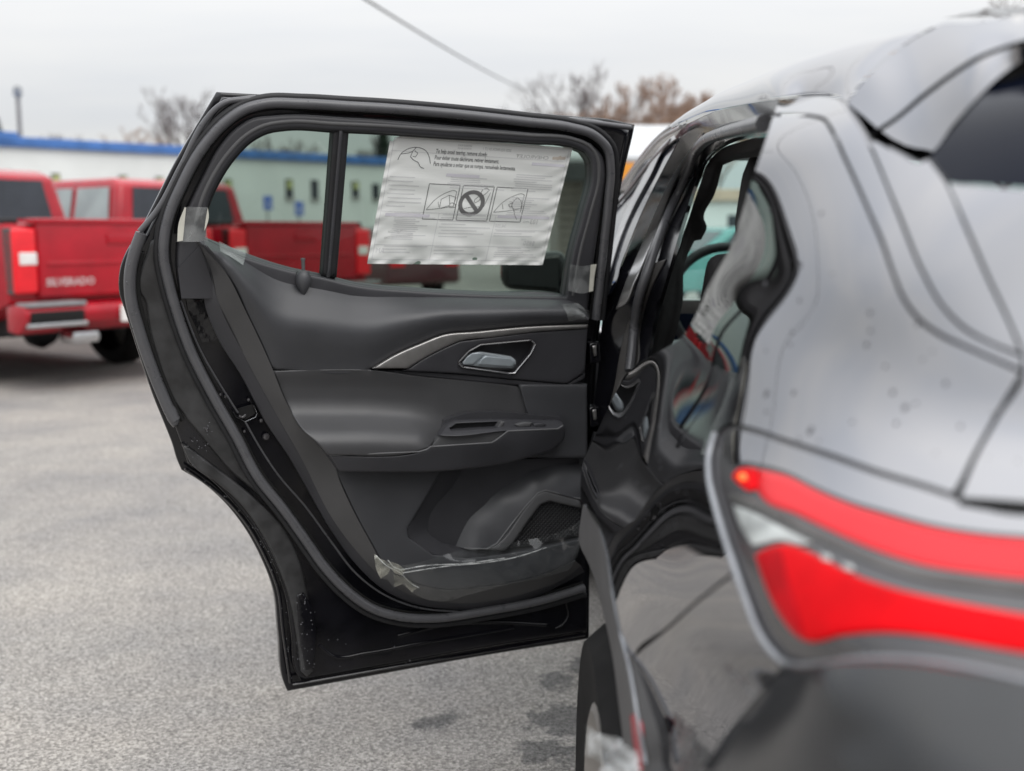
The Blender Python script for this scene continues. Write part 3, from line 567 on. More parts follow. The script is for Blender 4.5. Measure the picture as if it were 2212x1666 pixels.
rel = TPS([(1262,1035,.040),(1200,1032,.034),(1150,1040,.030),(1085,1080,.024),(1030,1130,.018),(1000,1175,.014),(1020,1184,.030),(1060,1180,.036),(1095,1130,.040),(1130,1085,.042),(1175,1058,.046),(1262,1080,.050),(1165,1015,.006),(1262,1005,.010),(1110,1045,.006),(1050,1090,.005),(1000,1145,.004),(985,1178,.004)])
dpatch('speaker_ridge', [(985,1180),(1000,1140),(1050,1085),(1110,1038),(1165,1010),(1262,1000),(1262,1082),(1180,1060),(1160,1066),(1140,1090),(1075,1172),(1055,1185),(1010,1187)], 0, 'plastic_soft', dr, (), 9, skirt=.0, relief=rel, edge=9)
SPF = [(1053,1187),(1072,1176),(1140,1090),(1162,1066),(1178,1060),(1253,1079),(1258,1099),(1188,1083),(1168,1090),(1140,1127),(1106,1175),(1090,1190)]
dpatch('speaker_frame', SPF, .052, 'plastic_mid', dr, (), 8, rnd=5, rdep=.006, skirt=.03, edge=7)
dtube('speaker_frame_highlight', [(1003,1184),(1053,1186),(1073,1174),(1140,1089),(1162,1065),(1178,1059),(1254,1078)], .051, .0014, 'edge_highlight', dr, .0014, step=5, corner=20)  # pale tube painting the bright highlight line round the speaker frame
SPG = [(1186,1082),(1257,1098),(1257,1155),(1180,1172),(1104,1182),(1140,1126),(1168,1089)]
dpatch('speaker_grille', SPG, .034, 'rubber_dark', dr, (), 14, skirt=.004, edge=10)
pts = []
poly = np.array(SPG, float); fx, fy, _o = DU, None, None
for iy, y in enumerate(np.arange(1086, 1180, 4.6)):
    for x in np.arange(1104 + (iy % 2) * 4.2, 1258, 8.4): pts.append((x, y))
pts = np.array(pts); pts = pts[inside(pts, poly)]; pts = pts[segdist(pts, [poly]) > 3]
C3 = door(pts[:, 0], pts[:, 1], .0355); VV = []; FF = []
for c in C3:
    k = len(VV)
    for a in range(6):
        for rr, hh in ((.0040, -.001), (.0028, .0016)):
            VV.append(c + (DU * math.cos(a * math.pi / 3) + np.array([0, 0, 1]) * math.sin(a * math.pi / 3) * .62) * rr + DN * hh)
    for a in range(6):
        b = (a + 1) % 6; FF.append((k + 2 * a, k + 2 * b, k + 2 * b + 1, k + 2 * a + 1))
gb = obj('grille_bumps', VV, FF, 'plastic_mid', dr, 30); gb['kind'] = 'stuff'
# latch, bolts, labels on the rear edge
dpatch('latch_slot', [(514,883),(545,874),(552,893),(530,907),(516,900)], -.004, 'gap', dr, (), 6, skirt=.004, edge=5)
dtube('latch_plate_edge', [(504,890),(509,900),(529,911),(552,901),(555,893),(548,876)], .000, .0014, 'chrome', dr, .003, step=3, corner=12)
dtube('latch_fork', [(516,899),(524,902),(531,896)], .001, .003, 'lamp_dark', dr, .003, step=3)
def disc(name, px, py, r, w, m, h=.004):
    c = door([px], [py], w)[0]; V = [c + DN * h]; n = 10
    for k in range(n): V.append(c + (DU * math.cos(6.283 * k / n) + np.array([0, 0, 1]) * math.sin(6.283 * k / n)) * r * .7 + DN * h * .8)
    for k in range(n): V.append(c + (DU * math.cos(6.283 * k / n) + np.array([0, 0, 1]) * math.sin(6.283 * k / n)) * r)
    Fs = [(0, 1 + k, 1 + (k + 1) % n) for k in range(n)] + [(1 + k, 1 + n + k, 1 + n + (k + 1) % n, 1 + (k + 1) % n) for k in range(n)]
    return obj(name, V, Fs, m, dr, 30)
for (x, y, r) in ((575, 944, .0085), (564, 909, .005), (537, 864, .004), (476, 853, .004), (487, 857, .004), (528, 932, .004), (447, 928, .005)): disc('bolt', x, y, r, -.010, 'lamp_dark')
dpatch('warning_label', [(402,646),(438,648),(447,680),(463,700),(480,735),(436,740),(420,700),(408,675)], -.010, 'label_film', dr, (), 6, skirt=.001, edge=6, wob=.0012)
dtube('flange_edge', [(391,650),(405,690),(433,757),(470,822),(514,892)], .000, .0022, 'rubber', dr, .003)
dtube('flange_edge', [(530,912),(560,965),(600,1025),(660,1095),(715,1170),(770,1240),(830,1285),(900,1312),(990,1322)], .000, .0022, 'rubber', dr, .003)
dtube('shell_crease', [(690,1395),(720,1418),(790,1412),(900,1392),(1020,1372),(1110,1357)], -.020, .004, 'paint_in', dr, .003)
dtube('shell_crease', [(860,1375),(960,1350),(1060,1345),(1180,1350)], -.020, .005, 'paint_in', dr, .003)
dtube('shell_crease', [(1222,1300),(1228,1330),(1215,1350),(1200,1358)], -.020, .003, 'paint_in', dr, .003)
dtube('hem_flange', [(632,1478),(800,1449),(1060,1405),(1262,1371)], -.030, .004, 'paint_in', dr, .006)
dtube('hem_flange', [(400,1012),(440,1040),(490,1080),(536,1135),(570,1195),(600,1270),(612,1365),(628,1475)], -.030, .004, 'paint_in', dr, .006)
# hinge hardware and wiring boot on the front edge
for y0 in (742, 880): 
    dpatch('hinge', [(1272,y0),(1294,y0-4),(1298,y0+40),(1274,y0+46)], .02, 'paint_in', dr, (), 7, rnd=4, rdep=.006, skirt=.03, edge=5)
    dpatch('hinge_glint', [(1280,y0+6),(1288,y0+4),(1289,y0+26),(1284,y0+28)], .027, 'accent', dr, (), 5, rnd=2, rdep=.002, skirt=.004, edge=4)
p = resample([(1292,935),(1284,960),(1275,985),(1264,1010)], 2.2, False); P3 = door(p[:, 0], p[:, 1], .03); tube('wiring_boot', P3, .012, 'rubber_dark', dr, 10, taper=[1 + .16 * (k % 2) for k in range(len(P3))])
# droplets of rain on the frame, seals and shell
VV, FF = [], []
def drop(px, py, w, r):
    c = door([px], [py], w)[0]; k = len(VV); VV.append(c + DN * r * .7); n = 7
    for q, h in ((.6, .55), (1, 0)):
        for a in range(n): VV.append(c + (DU * math.cos(6.283 * a / n) + np.array([0, 0, 1]) * math.sin(6.283 * a / n)) * r * q + DN * r * h)
    for a in range(n): b = (a + 1) % n; FF.append((k, k + 1 + a, k + 1 + b)); FF.append((k + 1 + a, k + 1 + n + a, k + 1 + n + b, k + 1 + b))
rs = random.Random(3)
for path, ww, cnt, sp in ((MS[9:19], .0135, 34, 8), (S2[:8], -.002, 26, 4), (WS, .008, 16, 7)):
    p = resample(path, 5, False, 80)
    for _ in range(cnt): q = p[rs.randrange(len(p))]; drop(q[0] + rs.uniform(-sp, sp), q[1] + rs.uniform(-sp, sp), ww - .002, rs.uniform(.0009, .0021))
for _ in range(26): drop(rs.gauss(425, 16), rs.gauss(975, 26), -.006, rs.uniform(.0006, .0014))
for _ in range(40):
    t = rs.random(); q = resample(OUT[20:28], 5, False, 80); q = q[int(t * (len(q) - 1))]; drop(q[0] + rs.uniform(8, 26), q[1] + rs.uniform(-10, 4), -.018, rs.uniform(.0007, .0014))
for (x0, x1, y0, y1, c) in ((640,680,1290,1450,34), (650,900,1380,1440,10), (440,460,910,940,8), (400,420,560,640,5)):
    for _ in range(c): drop(rs.uniform(x0, x1), rs.uniform(y0, y1), -.004, rs.uniform(.0007, .0018))
dp = obj('water_droplets', VV, FF, None, dr, 60); dp['kind'] = 'stuff'
pm('water', (.10, .10, .11), .05, ior=1.6); dp.data.materials.append(MAT('water'))
# --- body panels of the rear quarter
UNDER = [(1690,258),(1650,360),(1612,470),(1560,583),(1518,675),(1474,742),(1395,790),(1366,820),(1316,905),(1288,965),(1270,1025),(1268,1095),(1300,1150),(1345,1373),(1375,1450),(1410,1700),(2260,1720),(2260,440),(2060,410),(1995,362),(1885,312),(1838,245),(1800,240)]
bpatch('inner_body', UNDER, -.012, 'gap', car, (), 30, skirt=0, edge=25)
AP = [(1670,252),(1655,300),(1640,345),(1618,410),(1600,470),(1574,542),(1547,588),(1530,620),(1506,675),(1482,718),(1462,737),(1430,756),(1385,781),(1356,810),(1341,830),(1306,898),(1277,960),(1259,1001),(1254,1050),(1256,1090)]
QP = AP + [(1266,1090),(1292,1127),(1311,1183),(1326,1274),(1345,1373),(1364,1443),(1371,1412),(1440,1355),(1500,1301),(1587,1232),(1560,1150),(1531,1030),(1532,985),(1548,937),(1562,922),(1590,916),(1620,922),(1700,948),(1800,980),(1900,1015),(2000,1045),(2058,1064),(2068,1048),(2100,985),(2150,895),(2204,806),(2150,782),(2082,752),(2030,728),(1982,693),(1950,650),(1925,590),(1900,520),(1879,471),(1850,405),(1820,340),(1795,287),(1778,262),(1750,254),(1700,251)]
qp = bpatch('quarter_panel', QP, 0, 'paint', car, (), 9, skirt=.008, edge=7)
# upper pillar cover between the roof gap and the quarter panel
DP = [(1683,216),(1740,208),(1790,210),(1812,217),(1825,232),(1868,300),(1909,392),(1940,470),(1990,590),(2030,660),(2080,712),(2140,745),(2206,772),(2207,797),(2155,775),(2087,745),(2035,720),(1988,686),(1957,645),(1932,586),(1908,516),(1886,467),(1857,401),(1827,336),(1802,282),(1783,255),(1752,247),(1700,244),(1673,245)]
# tailgate skin beside it, fin, rear glass
bpatch('pillar_cover', DP, .001, 'paint', car, (), 12, skirt=.008, edge=8)
TG = [(1916,392),(1908,372),(1880,305),(1900,312),(1940,332),(1985,352),(2004,345),(2042,396),(2080,484),(2130,600),(2180,705),(2204,762),(2140,737),(2085,705),(2036,655),(1997,586),(1947,466)]
bpatch('tailgate_edge', TG, .001, 'paint', car, (), 14, skirt=.008, edge=9)
TG2 = [(2050,398),(2300,418),(2420,800),(2330,1080),(2140,1090),(2075,1076),(2110,990),(2160,900),(2214,806),(2212,770),(2188,705),(2138,597),(2088,482)]
bpatch('tailgate', TG2, .001, 'paint', car, (), 20, skirt=.01, edge=12)
FIN = [(1832,226),(1850,195),(1872,152),(1900,125),(1934,100),(1990,66),(2020,58),(2100,48),(2212,30),(2300,10),(2300,60),(2212,86),(2160,102),(2110,122),(2050,160),(1990,205),(1930,255),(1878,288),(1862,275)]
FIN2 = [(1884,296),(1936,262),(1996,213),(2056,168),(2116,130),(2164,110),(2212,96),(2300,75),(2300,110),(2212,130),(2160,165),(2110,213),(2060,268),(2008,332),(1986,342),(1944,322)]
SP = surf_tps([(1832,226,1.215),(1880,150,1.215),(1934,100,1.225),(2212,30,1.10),(2300,10,1.05),(1878,288,1.16),(1990,205,1.12),(2110,122,1.06),(2212,86,1.02),(2300,60,.98),(1985,345,1.09),(2110,213,1.04),(2212,130,1.03),(2300,105,1.0)], 1e-3)
def spatch(name, poly, fn, m, parent, holes=(), step=14, rnd=0, rdep=0, skirt=.006, sdir=(.5, .8, -.2), edge=None, off=0.0, corner=48, sharp=35):
    V, Fs, _ = fill(poly, lambda a, b, o: fn(a, b, np.asarray(o) + off), step, holes, rnd, rdep, skirt, np.array(sdir), corner, edge); return obj(name, V, Fs, m, parent, sharp)
RG = [(2008,342),(2062,276),(2112,220),(2162,172),(2212,137),(2300,118),(2420,140),(2420,430),(2212,404),(2120,398),(2046,390)]
bpatch('rear_window', RG, -.010, 'dark_glass', car, (), 30, skirt=0, edge=20)
spatch('window_seal', [(1986,352),(2006,338),(2030,352),(2034,372),(2020,360),(2000,358)], SP, 'gap', car, step=8, skirt=.004, edge=5)
# tail lamp
LENS = [(1545,938),(1560,926),(1590,921),(1620,927),(1700,953),(1800,986),(1900,1021),(2000,1051),(2060,1071),(2140,1096),(2330,1110),(2330,1490),(2212,1466),(2100,1445),(2000,1428),(1900,1422),(1800,1424),(1715,1436),(1690,1428),(1640,1365),(1592,1240),(1562,1150),(1533,1020),(1533,985)]
pm('smoke', (.12, .115, .11), .25, metal=.6, nscale=14, nvar=.3)
lamp = bpatch('tail_lamp', LENS, -.003, 'lamp_dark', car, (), 16, skirt=.006, edge=9)
EDGE = [(1545,936),(1532,985),(1532,1030),(1546,1095),(1562,1150),(1592,1240),(1615,1305),(1640,1367),(1665,1405),(1692,1430),(1715,1438)]
p = resample(EDGE, 8, False, 90)
pm('bezel', (.30, .31, .33), .25, metal=.6, nscale=20, nvar=.1)
tube('lamp_bezel', body(p[:, 0], p[:, 1], .001), .0040, 'bezel', lamp, 8)
p = resample([(1700,1438),(1760,1436),(1850,1425),(1950,1425),(2060,1438),(2212,1470),(2320,1492)], 10, False, 90); tube('lamp_bezel', body(p[:, 0], p[:, 1], .001), .0030, 'bezel', lamp, 8)
bpatch('lamp_cover', [(1562,940),(1590,929),(1620,935),(1700,961),(1800,994),(1900,1029),(2000,1059),(2060,1079),(2140,1105),(2330,1119),(2330,1163),(2212,1157),(2120,1149),(2020,1133),(1920,1106),(1830,1079),(1760,1049),(1700,1019),(1640,1003),(1605,998),(1580,1004),(1566,985)], .0, 'paint', lamp, (), 10, skirt=.003, edge=8)
UB = [(1640,1013),(1700,1028),(1760,1058),(1830,1088),(1920,1115),(2020,1142),(2120,1158),(2212,1166),(2330,1172),(2330,1262),(2212,1252),(2100,1238),(2000,1222),(1900,1192),(1800,1150),(1720,1112),(1650,1080),(1636,1060)]
bpatch('red_light_bar', UB, .0005, 'red_bar', lamp, (), 12, rnd=16, rdep=.004, skirt=.004, edge=8)
bpatch('light_bar_end', [(1580,1030),(1590,1015),(1610,1009),(1638,1013),(1634,1058),(1622,1062),(1596,1048)], .0005, 'red_lens', lamp, (), 8, rnd=12, rdep=.004, skirt=.004, edge=5)
bpatch('lamp_bulb', [(1592,1030),(1600,1021),(1612,1024),(1614,1036),(1602,1040)], .0022, 'lamp_spot', lamp, (), 5, rnd=6, rdep=.002, skirt=.001, edge=4)
LB = [(1630,1198),(1660,1183),(1700,1176),(1740,1188),(1790,1213),(1850,1243),(1930,1270),(2020,1292),(2120,1312),(2212,1328),(2330,1345),(2330,1432),(2212,1412),(2100,1392),(2000,1375),(1900,1368),(1820,1374),(1745,1387),(1728,1380),(1690,1340),(1662,1290),(1640,1232)]
bpatch('red_lens', LB, .0005, 'red_lens', lamp, (), 12, rnd=16, rdep=.004, skirt=.004, edge=8)
bpatch('lens_facet', [(1636,1200),(1672,1186),(1690,1184),(1704,1250),(1730,1330),(1742,1380),(1728,1376),(1692,1336),(1664,1287),(1644,1232)], .0012, 'red_deep', lamp, (), 10, rnd=8, rdep=.002, skirt=.001, edge=7)
bpatch('chrome_strip', [(1566,1068),(1600,1070),(1660,1093),(1720,1124),(1800,1163),(1900,1205),(2000,1235),(2100,1250),(2212,1264),(2330,1275),(2330,1290),(2212,1282),(2100,1268),(2000,1254),(1900,1226),(1800,1183),(1720,1146),(1640,1106),(1580,1082)], .0005, 'smoke', lamp, (), 10, rnd=4, rdep=.003, skirt=.003, edge=8)
bpatch('clear_reflector', [(1582,1090),(1620,1104),(1690,1140),(1760,1175),(1720,1178),(1690,1170),(1650,1176),(1625,1180),(1600,1140)], .0005, 'lamp_clear', lamp, (), 10, rnd=5, rdep=.003, skirt=.003, edge=7)
for k in range(2): bpatch('reflector_cell', [(1770+k*48,1195+k*21),(1790+k*48,1200+k*21),(1794+k*48,1213+k*21),(1776+k*48,1210+k*21)], .001, 'lamp_clear', lamp, (), 6, rnd=4, rdep=.002, skirt=.002, edge=4)
# bumper side and rear bumper
BS = [(1366,1424),(1380,1411),(1440,1363),(1500,1309),(1588,1240),(1615,1312),(1640,1374),(1668,1415),(1690,1438),(1640,1500),(1560,1600),(1500,1700),(1408,1720),(1402,1660),(1382,1545)]
bpatch('bumper_side', BS, .0, 'paint', car, (), 9, skirt=.008, edge=9)
pm('bumper_black', (.022, .023, .025), .2, ior=1.55, nscale=5, nvar=.3, rvar=.05)
RB = surf_tps([(1692,1440,.80),(1640,1500,.83),(1560,1600,.86),(1480,1720,.88),(1750,1450,.73),(1850,1440,.69),(2000,1445,.66),(2212,1480,.64),(2400,1510,.62),(1700,1560,.74),(1640,1720,.75),(1850,1600,.66),(1800,1720,.66),(2000,1600,.62),(2212,1650,.59),(2212,1720,.575),(2400,1720,.56),(1500,2400,.93),(1742,3000,.80),(2100,3000,.66),(2400,2700,.58),(1700,2300,.77),(2000,2300,.63),(1460,1950,.92)], 1e-3)
RBP = [(1692,1440),(1720,1446),(1800,1434),(1900,1432),(2000,1438),(2100,1455),(2212,1476),(2400,1512),(2400,2700),(2100,3000),(1742,3000),(1500,2400),(1450,1950),(1480,1720),(1560,1600),(1640,1502)]
spatch('rear_bumper', RBP, RB, 'bumper_black', car, step=26, skirt=.012, edge=14)
# dark slot under the tailgate
bpatch('tailgate_gap', [(2066,1074),(2140,1078),(2330,1092),(2330,1112),(2140,1100),(2070,1088)], .002, 'gap', car, (), 12, skirt=.004, edge=10)
# wheel arch cladding: a real arched lip round the wheel
WC = np.array([0, 1.404, .37])
CL = [(1256,1092),(1265,1088),(1292,1125),(1311,1183),(1326,1274),(1345,1373),(1364,1450),(1380,1545),(1396,1640),(1404,1720),(1345,1720),(1341,1583),(1334,1526),(1319,1411),(1303,1335),(1284,1259),(1265,1209),(1252,1183)]
CF = surf_tps([(1256,1092,1.73),(1265,1088,1.70),(1292,1125,1.52),(1311,1183,1.41),(1326,1274,1.31),(1345,1373,1.24),(1364,1450,1.18),(1380,1545,1.135),(1402,1665,1.09),(1345,1720,1.25),(1341,1583,1.30),(1319,1411,1.42),(1303,1335,1.50),(1284,1259,1.60),(1265,1209,1.70),(1252,1183,1.76)], 2e-3)
cl = spatch('wheel_arch_cladding', CL, CF, 'cladding', car, step=9, rnd=5, rdep=.003, skirt=.03, sdir=(1, .1, 0), edge=7)
spatch('side_marker', [(1360,1544),(1366,1538),(1374,1545),(1388,1640),(1390,1670),(1378,1672),(1366,1600)], CF, 'marker', car, step=7, rnd=3, rdep=.002, skirt=.0005, sdir=(1, .1, 0), edge=6, off=.0008)
p = resample([(1265,1087),(1292,1125),(1311,1183),(1326,1274),(1345,1373),(1364,1450),(1380,1545),(1398,1650)], 9, False, 90); tube('cladding_edge', CF(p[:, 0], p[:, 1], .002), .0022, 'bezel', cl, 6)
# inner arch liner and rear wheel
VV = []; FF = []; na = 24
for k in range(na + 1):
    a = math.radians(-12 + 200 * k / na)
    for x in (.21, .55): VV.append((x, WC[1] + .06 + .47 * math.cos(a), WC[2] + .47 * math.sin(a)))
for k in range(na): FF.append((2*k, 2*k+1, 2*k+3, 2*k+2))
obj('arch_liner', VV, FF, 'rubber_dark', car)
def wheel(parent, cx, cy, cz, R=.372, wdt=.235, side=-1, spokes=5, local=False):
    rim_r = R * .68
    prof = [(rim_r, -wdt/2), (R - .035, -wdt/2 - .012), (R - .008, -wdt/2 + .02), (R, -wdt/2 + .045), (R, wdt/2 - .045), (R - .008, wdt/2 - .02), (R - .035, wdt/2 + .012), (rim_r, wdt/2)]
    wl = empty('wheel', (cx, cy, cz)); wl.parent = parent; wl.location = np.array([cx, cy, cz]) - (np.zeros(3) if local else WL[parent.name])
    t_ = xf(lathe(prof, 40), (cx, cy, cz)); b_ = np.array([cx, cy, cz])
    obj('tyre', t_[0], t_[1], 'tyre', wl, 40)
    rp = [(rim_r, side * wdt/2), (rim_r - .012, side * (wdt/2 + .004)), (rim_r - .03, side * (wdt/2 - .02)), (rim_r - .035, side * (wdt/2 - .06)), (.05, side * (wdt/2 - .075))]
    t_ = xf(lathe(rp, 32), (cx, cy, cz)); parts = [t_]
    for k in range(spokes * 2):
        a = 2 * math.pi * k / (spokes * 2) + (.13 if k % 2 else -.13)
        bxx = box(-.012, .012, -.02, .02, .05, rim_r - .008, .006, 2, lambda c: Vector((c.x + side * (wdt/2 - .045 + .03 * (1 - c.z / rim_r)), c.y * (1.5 - .6 * c.z / rim_r), c.z)))
        parts.append(xf(bxx, (cx, cy, cz), rx=a))
    parts.append(xf(lathe([(.002, side * (wdt/2 - .012)), (.06, side * (wdt/2 - .014)), (.075, side * (wdt/2 - .035)), (.075, side * (wdt/2 - .08))], 24), (cx, cy, cz)))
    V, Fs = merge(parts); obj('rim', V, Fs, 'rim', wl, 35); return wl
wheel(car, .243, 1.50, .398, .398)
# roof: cross sections along the car, from the gutter over the shoulder to the far side
RE = [(1683,211,1.42),(1640,219,1.62),(1600,227,1.82),(1553,237,2.12),(1515,253,2.42),(1479,271,2.75),(1435,294,3.15),(1394,338,3.55),(1338,415,4.05)]
RS_ = [(1700,139,1.60),(1650,160,1.80),(1610,177,2.0),(1560,198,2.28),(1520,222,2.55),(1482,245,2.86),(1429,290,3.22),(1389,335,3.6),(1334,412,4.1)]
RE = [(1828,222,1.22),(1815,209,1.26),(1792,203,1.31),(1740,201,1.38)] + RE; RS_ = [(2016,58,1.28),(1930,78,1.30),(1860,92,1.37),(1790,111,1.45)] + RS_
re = resample([(p[0], p[1]) for p in RE], 18, False, 90); 
VV = []; FF = []; n = len(RE); prof_n = 9
E3 = np.array([atY(*p)[0] for p in RE]); M3 = np.array([atY(*p)[0] for p in RS_])
def spl(A, k=6):
    o_ = []
    for i in range(len(A) - 1):
        p0 = A[max(i-1, 0)]; p1 = A[i]; p2 = A[i+1]; p3 = A[min(i+2, len(A)-1)]
        for q in range(k):
            t = q / k; o_.append(.5 * (2*p1 + (p2-p0)*t + (2*p0-5*p1+4*p2-p3)*t*t + (3*p1-p0-3*p2+p3)*t**3))
    o_.append(A[-1]); return np.array(o_)
E3 = spl(E3); M3 = spl(M3)
def roof_rows(sel, far):
    VV = []
    for e, m_ in sel:
        c = np.array([far if far > 1 else m_[0] + far, m_[1] + .02, m_[2] + (.015 if far > 1 else -.01)]); row_ = []
        for q in np.linspace(0, 1, 9): row_.append((1-q)**2 * e + 2*q*(1-q) * (e * .45 + m_ * .55 + np.array([-.022, 0, .004])) + q*q * m_)
        for q in np.linspace(0, 1, 8)[1:]: row_.append(m_ + (c - m_) * q + np.array([0, 0, (.028 if far > 1 else .004) * math.sin(math.pi * min(1, q * 1.0))]))
        VV += row_
    n_ = len(VV) // 16; return VV, [(i*16+j, (i+1)*16+j, (i+1)*16+j+1, i*16+j+1) for i in range(n_ - 1) for j in range(15)]
EM = list(zip(E3, M3)); cut = [i for i, (e, m_) in enumerate(EM) if m_[1] <= 3.05][-1]
VV, FF = roof_rows(EM[cut:], .06); obj('windscreen_pillar', VV, FF, 'paint', car, 60)
VV, FF = roof_rows(EM[:cut+1], 1.55)
rf = obj('roof_panel', VV, FF, 'paint', car, 60)
rc_ = proj(np.array(VV[:9])); FIN = [(x + 2, y + 1.5) for x, y in rc_] + [q for q in FIN if q[0] > 2015 or q[1] > 200 and q[0] > 1850]
UF = [(1836,232),(1870,160),(1936,105),(2290,30),(2290,115),(2100,230),(2000,345),(1890,300)]
spatch('spoiler_base', UF, SP, 'gap', car, step=25, skirt=0, edge=20, off=-.012)
spatch('spoiler', FIN, SP, 'paint', car, step=16, skirt=.012, edge=10)
spatch('spoiler_fin', FIN2, SP, 'paint', car, step=16, skirt=.012, edge=10)

pm('spot', (.10, .10, .11), .3); VV, FF = [], []; rs = random.Random(11)
sp_ = [(1655,850,4),(1390 + 240,1030 - 60,3),(1750,930,4),(1955,880,3),(2120,560,3),(2150,640,3),(2090,610,2)] + [(rs.uniform(1600, 2200), rs.uniform(420, 1000), rs.uniform(1.0, 2.6)) for _ in range(60)] + [(rs.uniform(1300, 1500), rs.uniform(900, 1150), rs.uniform(.7, 1.3)) for _ in range(40)] + [(rs.uniform(1380, 1620), rs.uniform(1300, 1640), rs.uniform(.7, 1.6)) for _ in range(25)]
Pq = body([q[0] for q in sp_], [q[1] for q in sp_], .0004); Nq = body_n(Pq)
for (x, y, r), c, n in zip(sp_, Pq, Nq):
    if not inside(np.array([[x, y]]), np.array(QP))[0] and not inside(np.array([[x, y]]), np.array(BS))[0] and not inside(np.array([[x, y]]), np.array(TG2))[0]: continue
    u = np.cross(n, [0, 0, 1]); u /= np.linalg.norm(u); v = np.cross(n, u); k = len(VV); r = r * .0007 * (1 + c[1] * .2); VV.append(c + n * r * .5)
    for a in range(7): VV.append(c + (u * math.cos(a * .898) + v * math.sin(a * .898) * 1.3) * r)
    FF += [(k, k + 1 + a, k + 1 + (a + 1) % 7) for a in range(7)]
ws_ = obj('water_spots', VV, FF, 'spot', car, 60); ws_['kind'] = 'stuff'
# --- door aperture, pillars, front door and cabin seen through the opening
APF = surf_tps([(1683,214,1.50),(1553,240,2.15),(1479,274,2.78),(1435,297,3.16),(1394,341,3.56),(1338,418,4.05),(1300,560,2.95),(1296,700,2.80),(1275,900,2.78),(1262,1010,2.78),(1600,300,2.0),(1540,340,2.6),(1450,500,2.75),(1400,700,2.75),(1380,790,2.72),(1300,950,2.76),(1660,280,1.6)], 1e-3)
APP = [(1684,213),(1600,228),(1553,239),(1515,255),(1479,273),(1440,330),(1410,400),(1375,490),(1340,580),(1310,640),(1300,700),(1292,800),(1280,900),(1262,1005),(1275,1010),(1300,960),(1340,880),(1395,785),(1412,700),(1440,600),(1475,480),(1505,390),(1530,335),(1570,305),(1668,285)]
spatch('door_aperture', APP, APF, 'paint_in', car, step=16, skirt=.02, edge=12)
BT = surf_tps([(1556,318,2.62),(1600,300,2.3),(1668,276,1.75),(1500,400,2.78),(1460,560,2.8),(1440,700,2.8),(1400,790,2.78),(1547,345,2.75),(1465,560,2.86),(1420,790,2.86)], 1e-3)
spatch('pillar_trim', [(1668,282),(1600,305),(1556,320),(1530,345),(1508,400),(1475,500),(1445,590),(1415,690),(1395,790),(1420,790),(1438,740),(1459,651),(1465,560),(1485,516),(1500,513),(1512,483),(1506,469),(1529,413),(1547,350),(1575,338),(1640,322),(1660,300)], BT, 'fabric', car, step=12, rnd=6, rdep=.01, skirt=.03, edge=9)
def ptube(name, path, fn, r, m, parent, off=0.0, step=9, nseg=8, rz=None):
    p = resample(path, step, False, 90); return tube(name, fn(p[:, 0], p[:, 1], np.full(len(p), off)), r, m, parent, nseg, rz)
ptube('aperture_seal', [(1672,268),(1620,279),(1570,291),(1541,302),(1521,320),(1503,362),(1459,457),(1430,530),(1410,590),(1392,648),(1382,710),(1376,770),(1372,800)], APF, .0125, 'rubber', car, .02)
pm('pillar_grey', (.045, .042, .040), .55, nscale=12, nvar=.15)
spatch('pillar_cover_grey', [(1440,560),(1412,570),(1385,650),(1358,700),(1342,760),(1330,830),(1318,880),(1330,880),(1352,812),(1378,788),(1384,720),(1402,640)], APF, 'pillar_grey', car, step=9, rnd=3, rdep=.003, skirt=.006, edge=7, off=.006)
pm('bright_trim', (.40, .40, .40), .3, metal=.75, nscale=15, nvar=.12)
spatch('pillar_flange', [(1518,290),(1522,294),(1500,335),(1470,380),(1448,430),(1425,490),(1400,550),(1375,610),(1352,660),(1334,668),(1355,610),(1385,540),(1412,475),(1440,412),(1462,372),(1490,330)], APF, 'bright_trim', car, step=8, rnd=3, rdep=.002, skirt=.006, edge=6, off=.008)
# front door: a closed door in line with the body, glass above a painted skin
def section(Y):                                           # outside profile of the front door at station Y
    k = (Y - 2.8); return [(.17 + .01*k, .36), (.115, .62), (.105, .9), (.15, 1.04), (.215 + .01*k, 1.12)]
VV, FF = [], []; ys = np.linspace(2.80, 4.15, 12); 
for y in ys: VV += [(x, y, z) for x, z in section(y)]
for i in range(len(ys) - 1):
    for j in range(4): FF.append((i*5+j, i*5+j+1, (i+1)*5+j+1, (i+1)*5+j))
fd = obj('front_door', VV, FF, 'paint', car, 60)
FG = surf_tps([(1470,290,2.80),(1435,297,3.16),(1394,341,3.56),(1338,418,4.05),(1300,560,3.1),(1318,500,3.4),(1400,420,2.95),(1340,560,2.85),(1300,650,2.82)], 1e-3)
spatch('front_window', [(1470,296),(1440,312),(1400,350),(1360,400),(1322,452),(1305,560),(1296,650),(1312,640),(1345,560),(1390,450),(1430,370)], FG, 'dark_glass', fd, step=12, skirt=.004, edge=10)
spatch('window_molding', [(1466,300),(1444,318),(1410,380),(1370,455),(1345,515),(1325,580),(1306,640),(1300,636),(1318,575),(1336,510),(1360,448),(1398,376),(1436,314),(1462,292)], FG, 'bright_trim', fd, step=8, rnd=2.5, rdep=.002, skirt=.006, edge=6, off=.012)
ptube('window_molding_top', [(1478,275),(1437,298),(1396,342),(1338,419),(1318,452)], FG, .005, 'bright_trim', fd, .012)
ptube('window_seal', [(1455,305),(1410,352),(1370,404),(1325,462),(1308,520)], FG, .006, 'rubber', fd, .010)
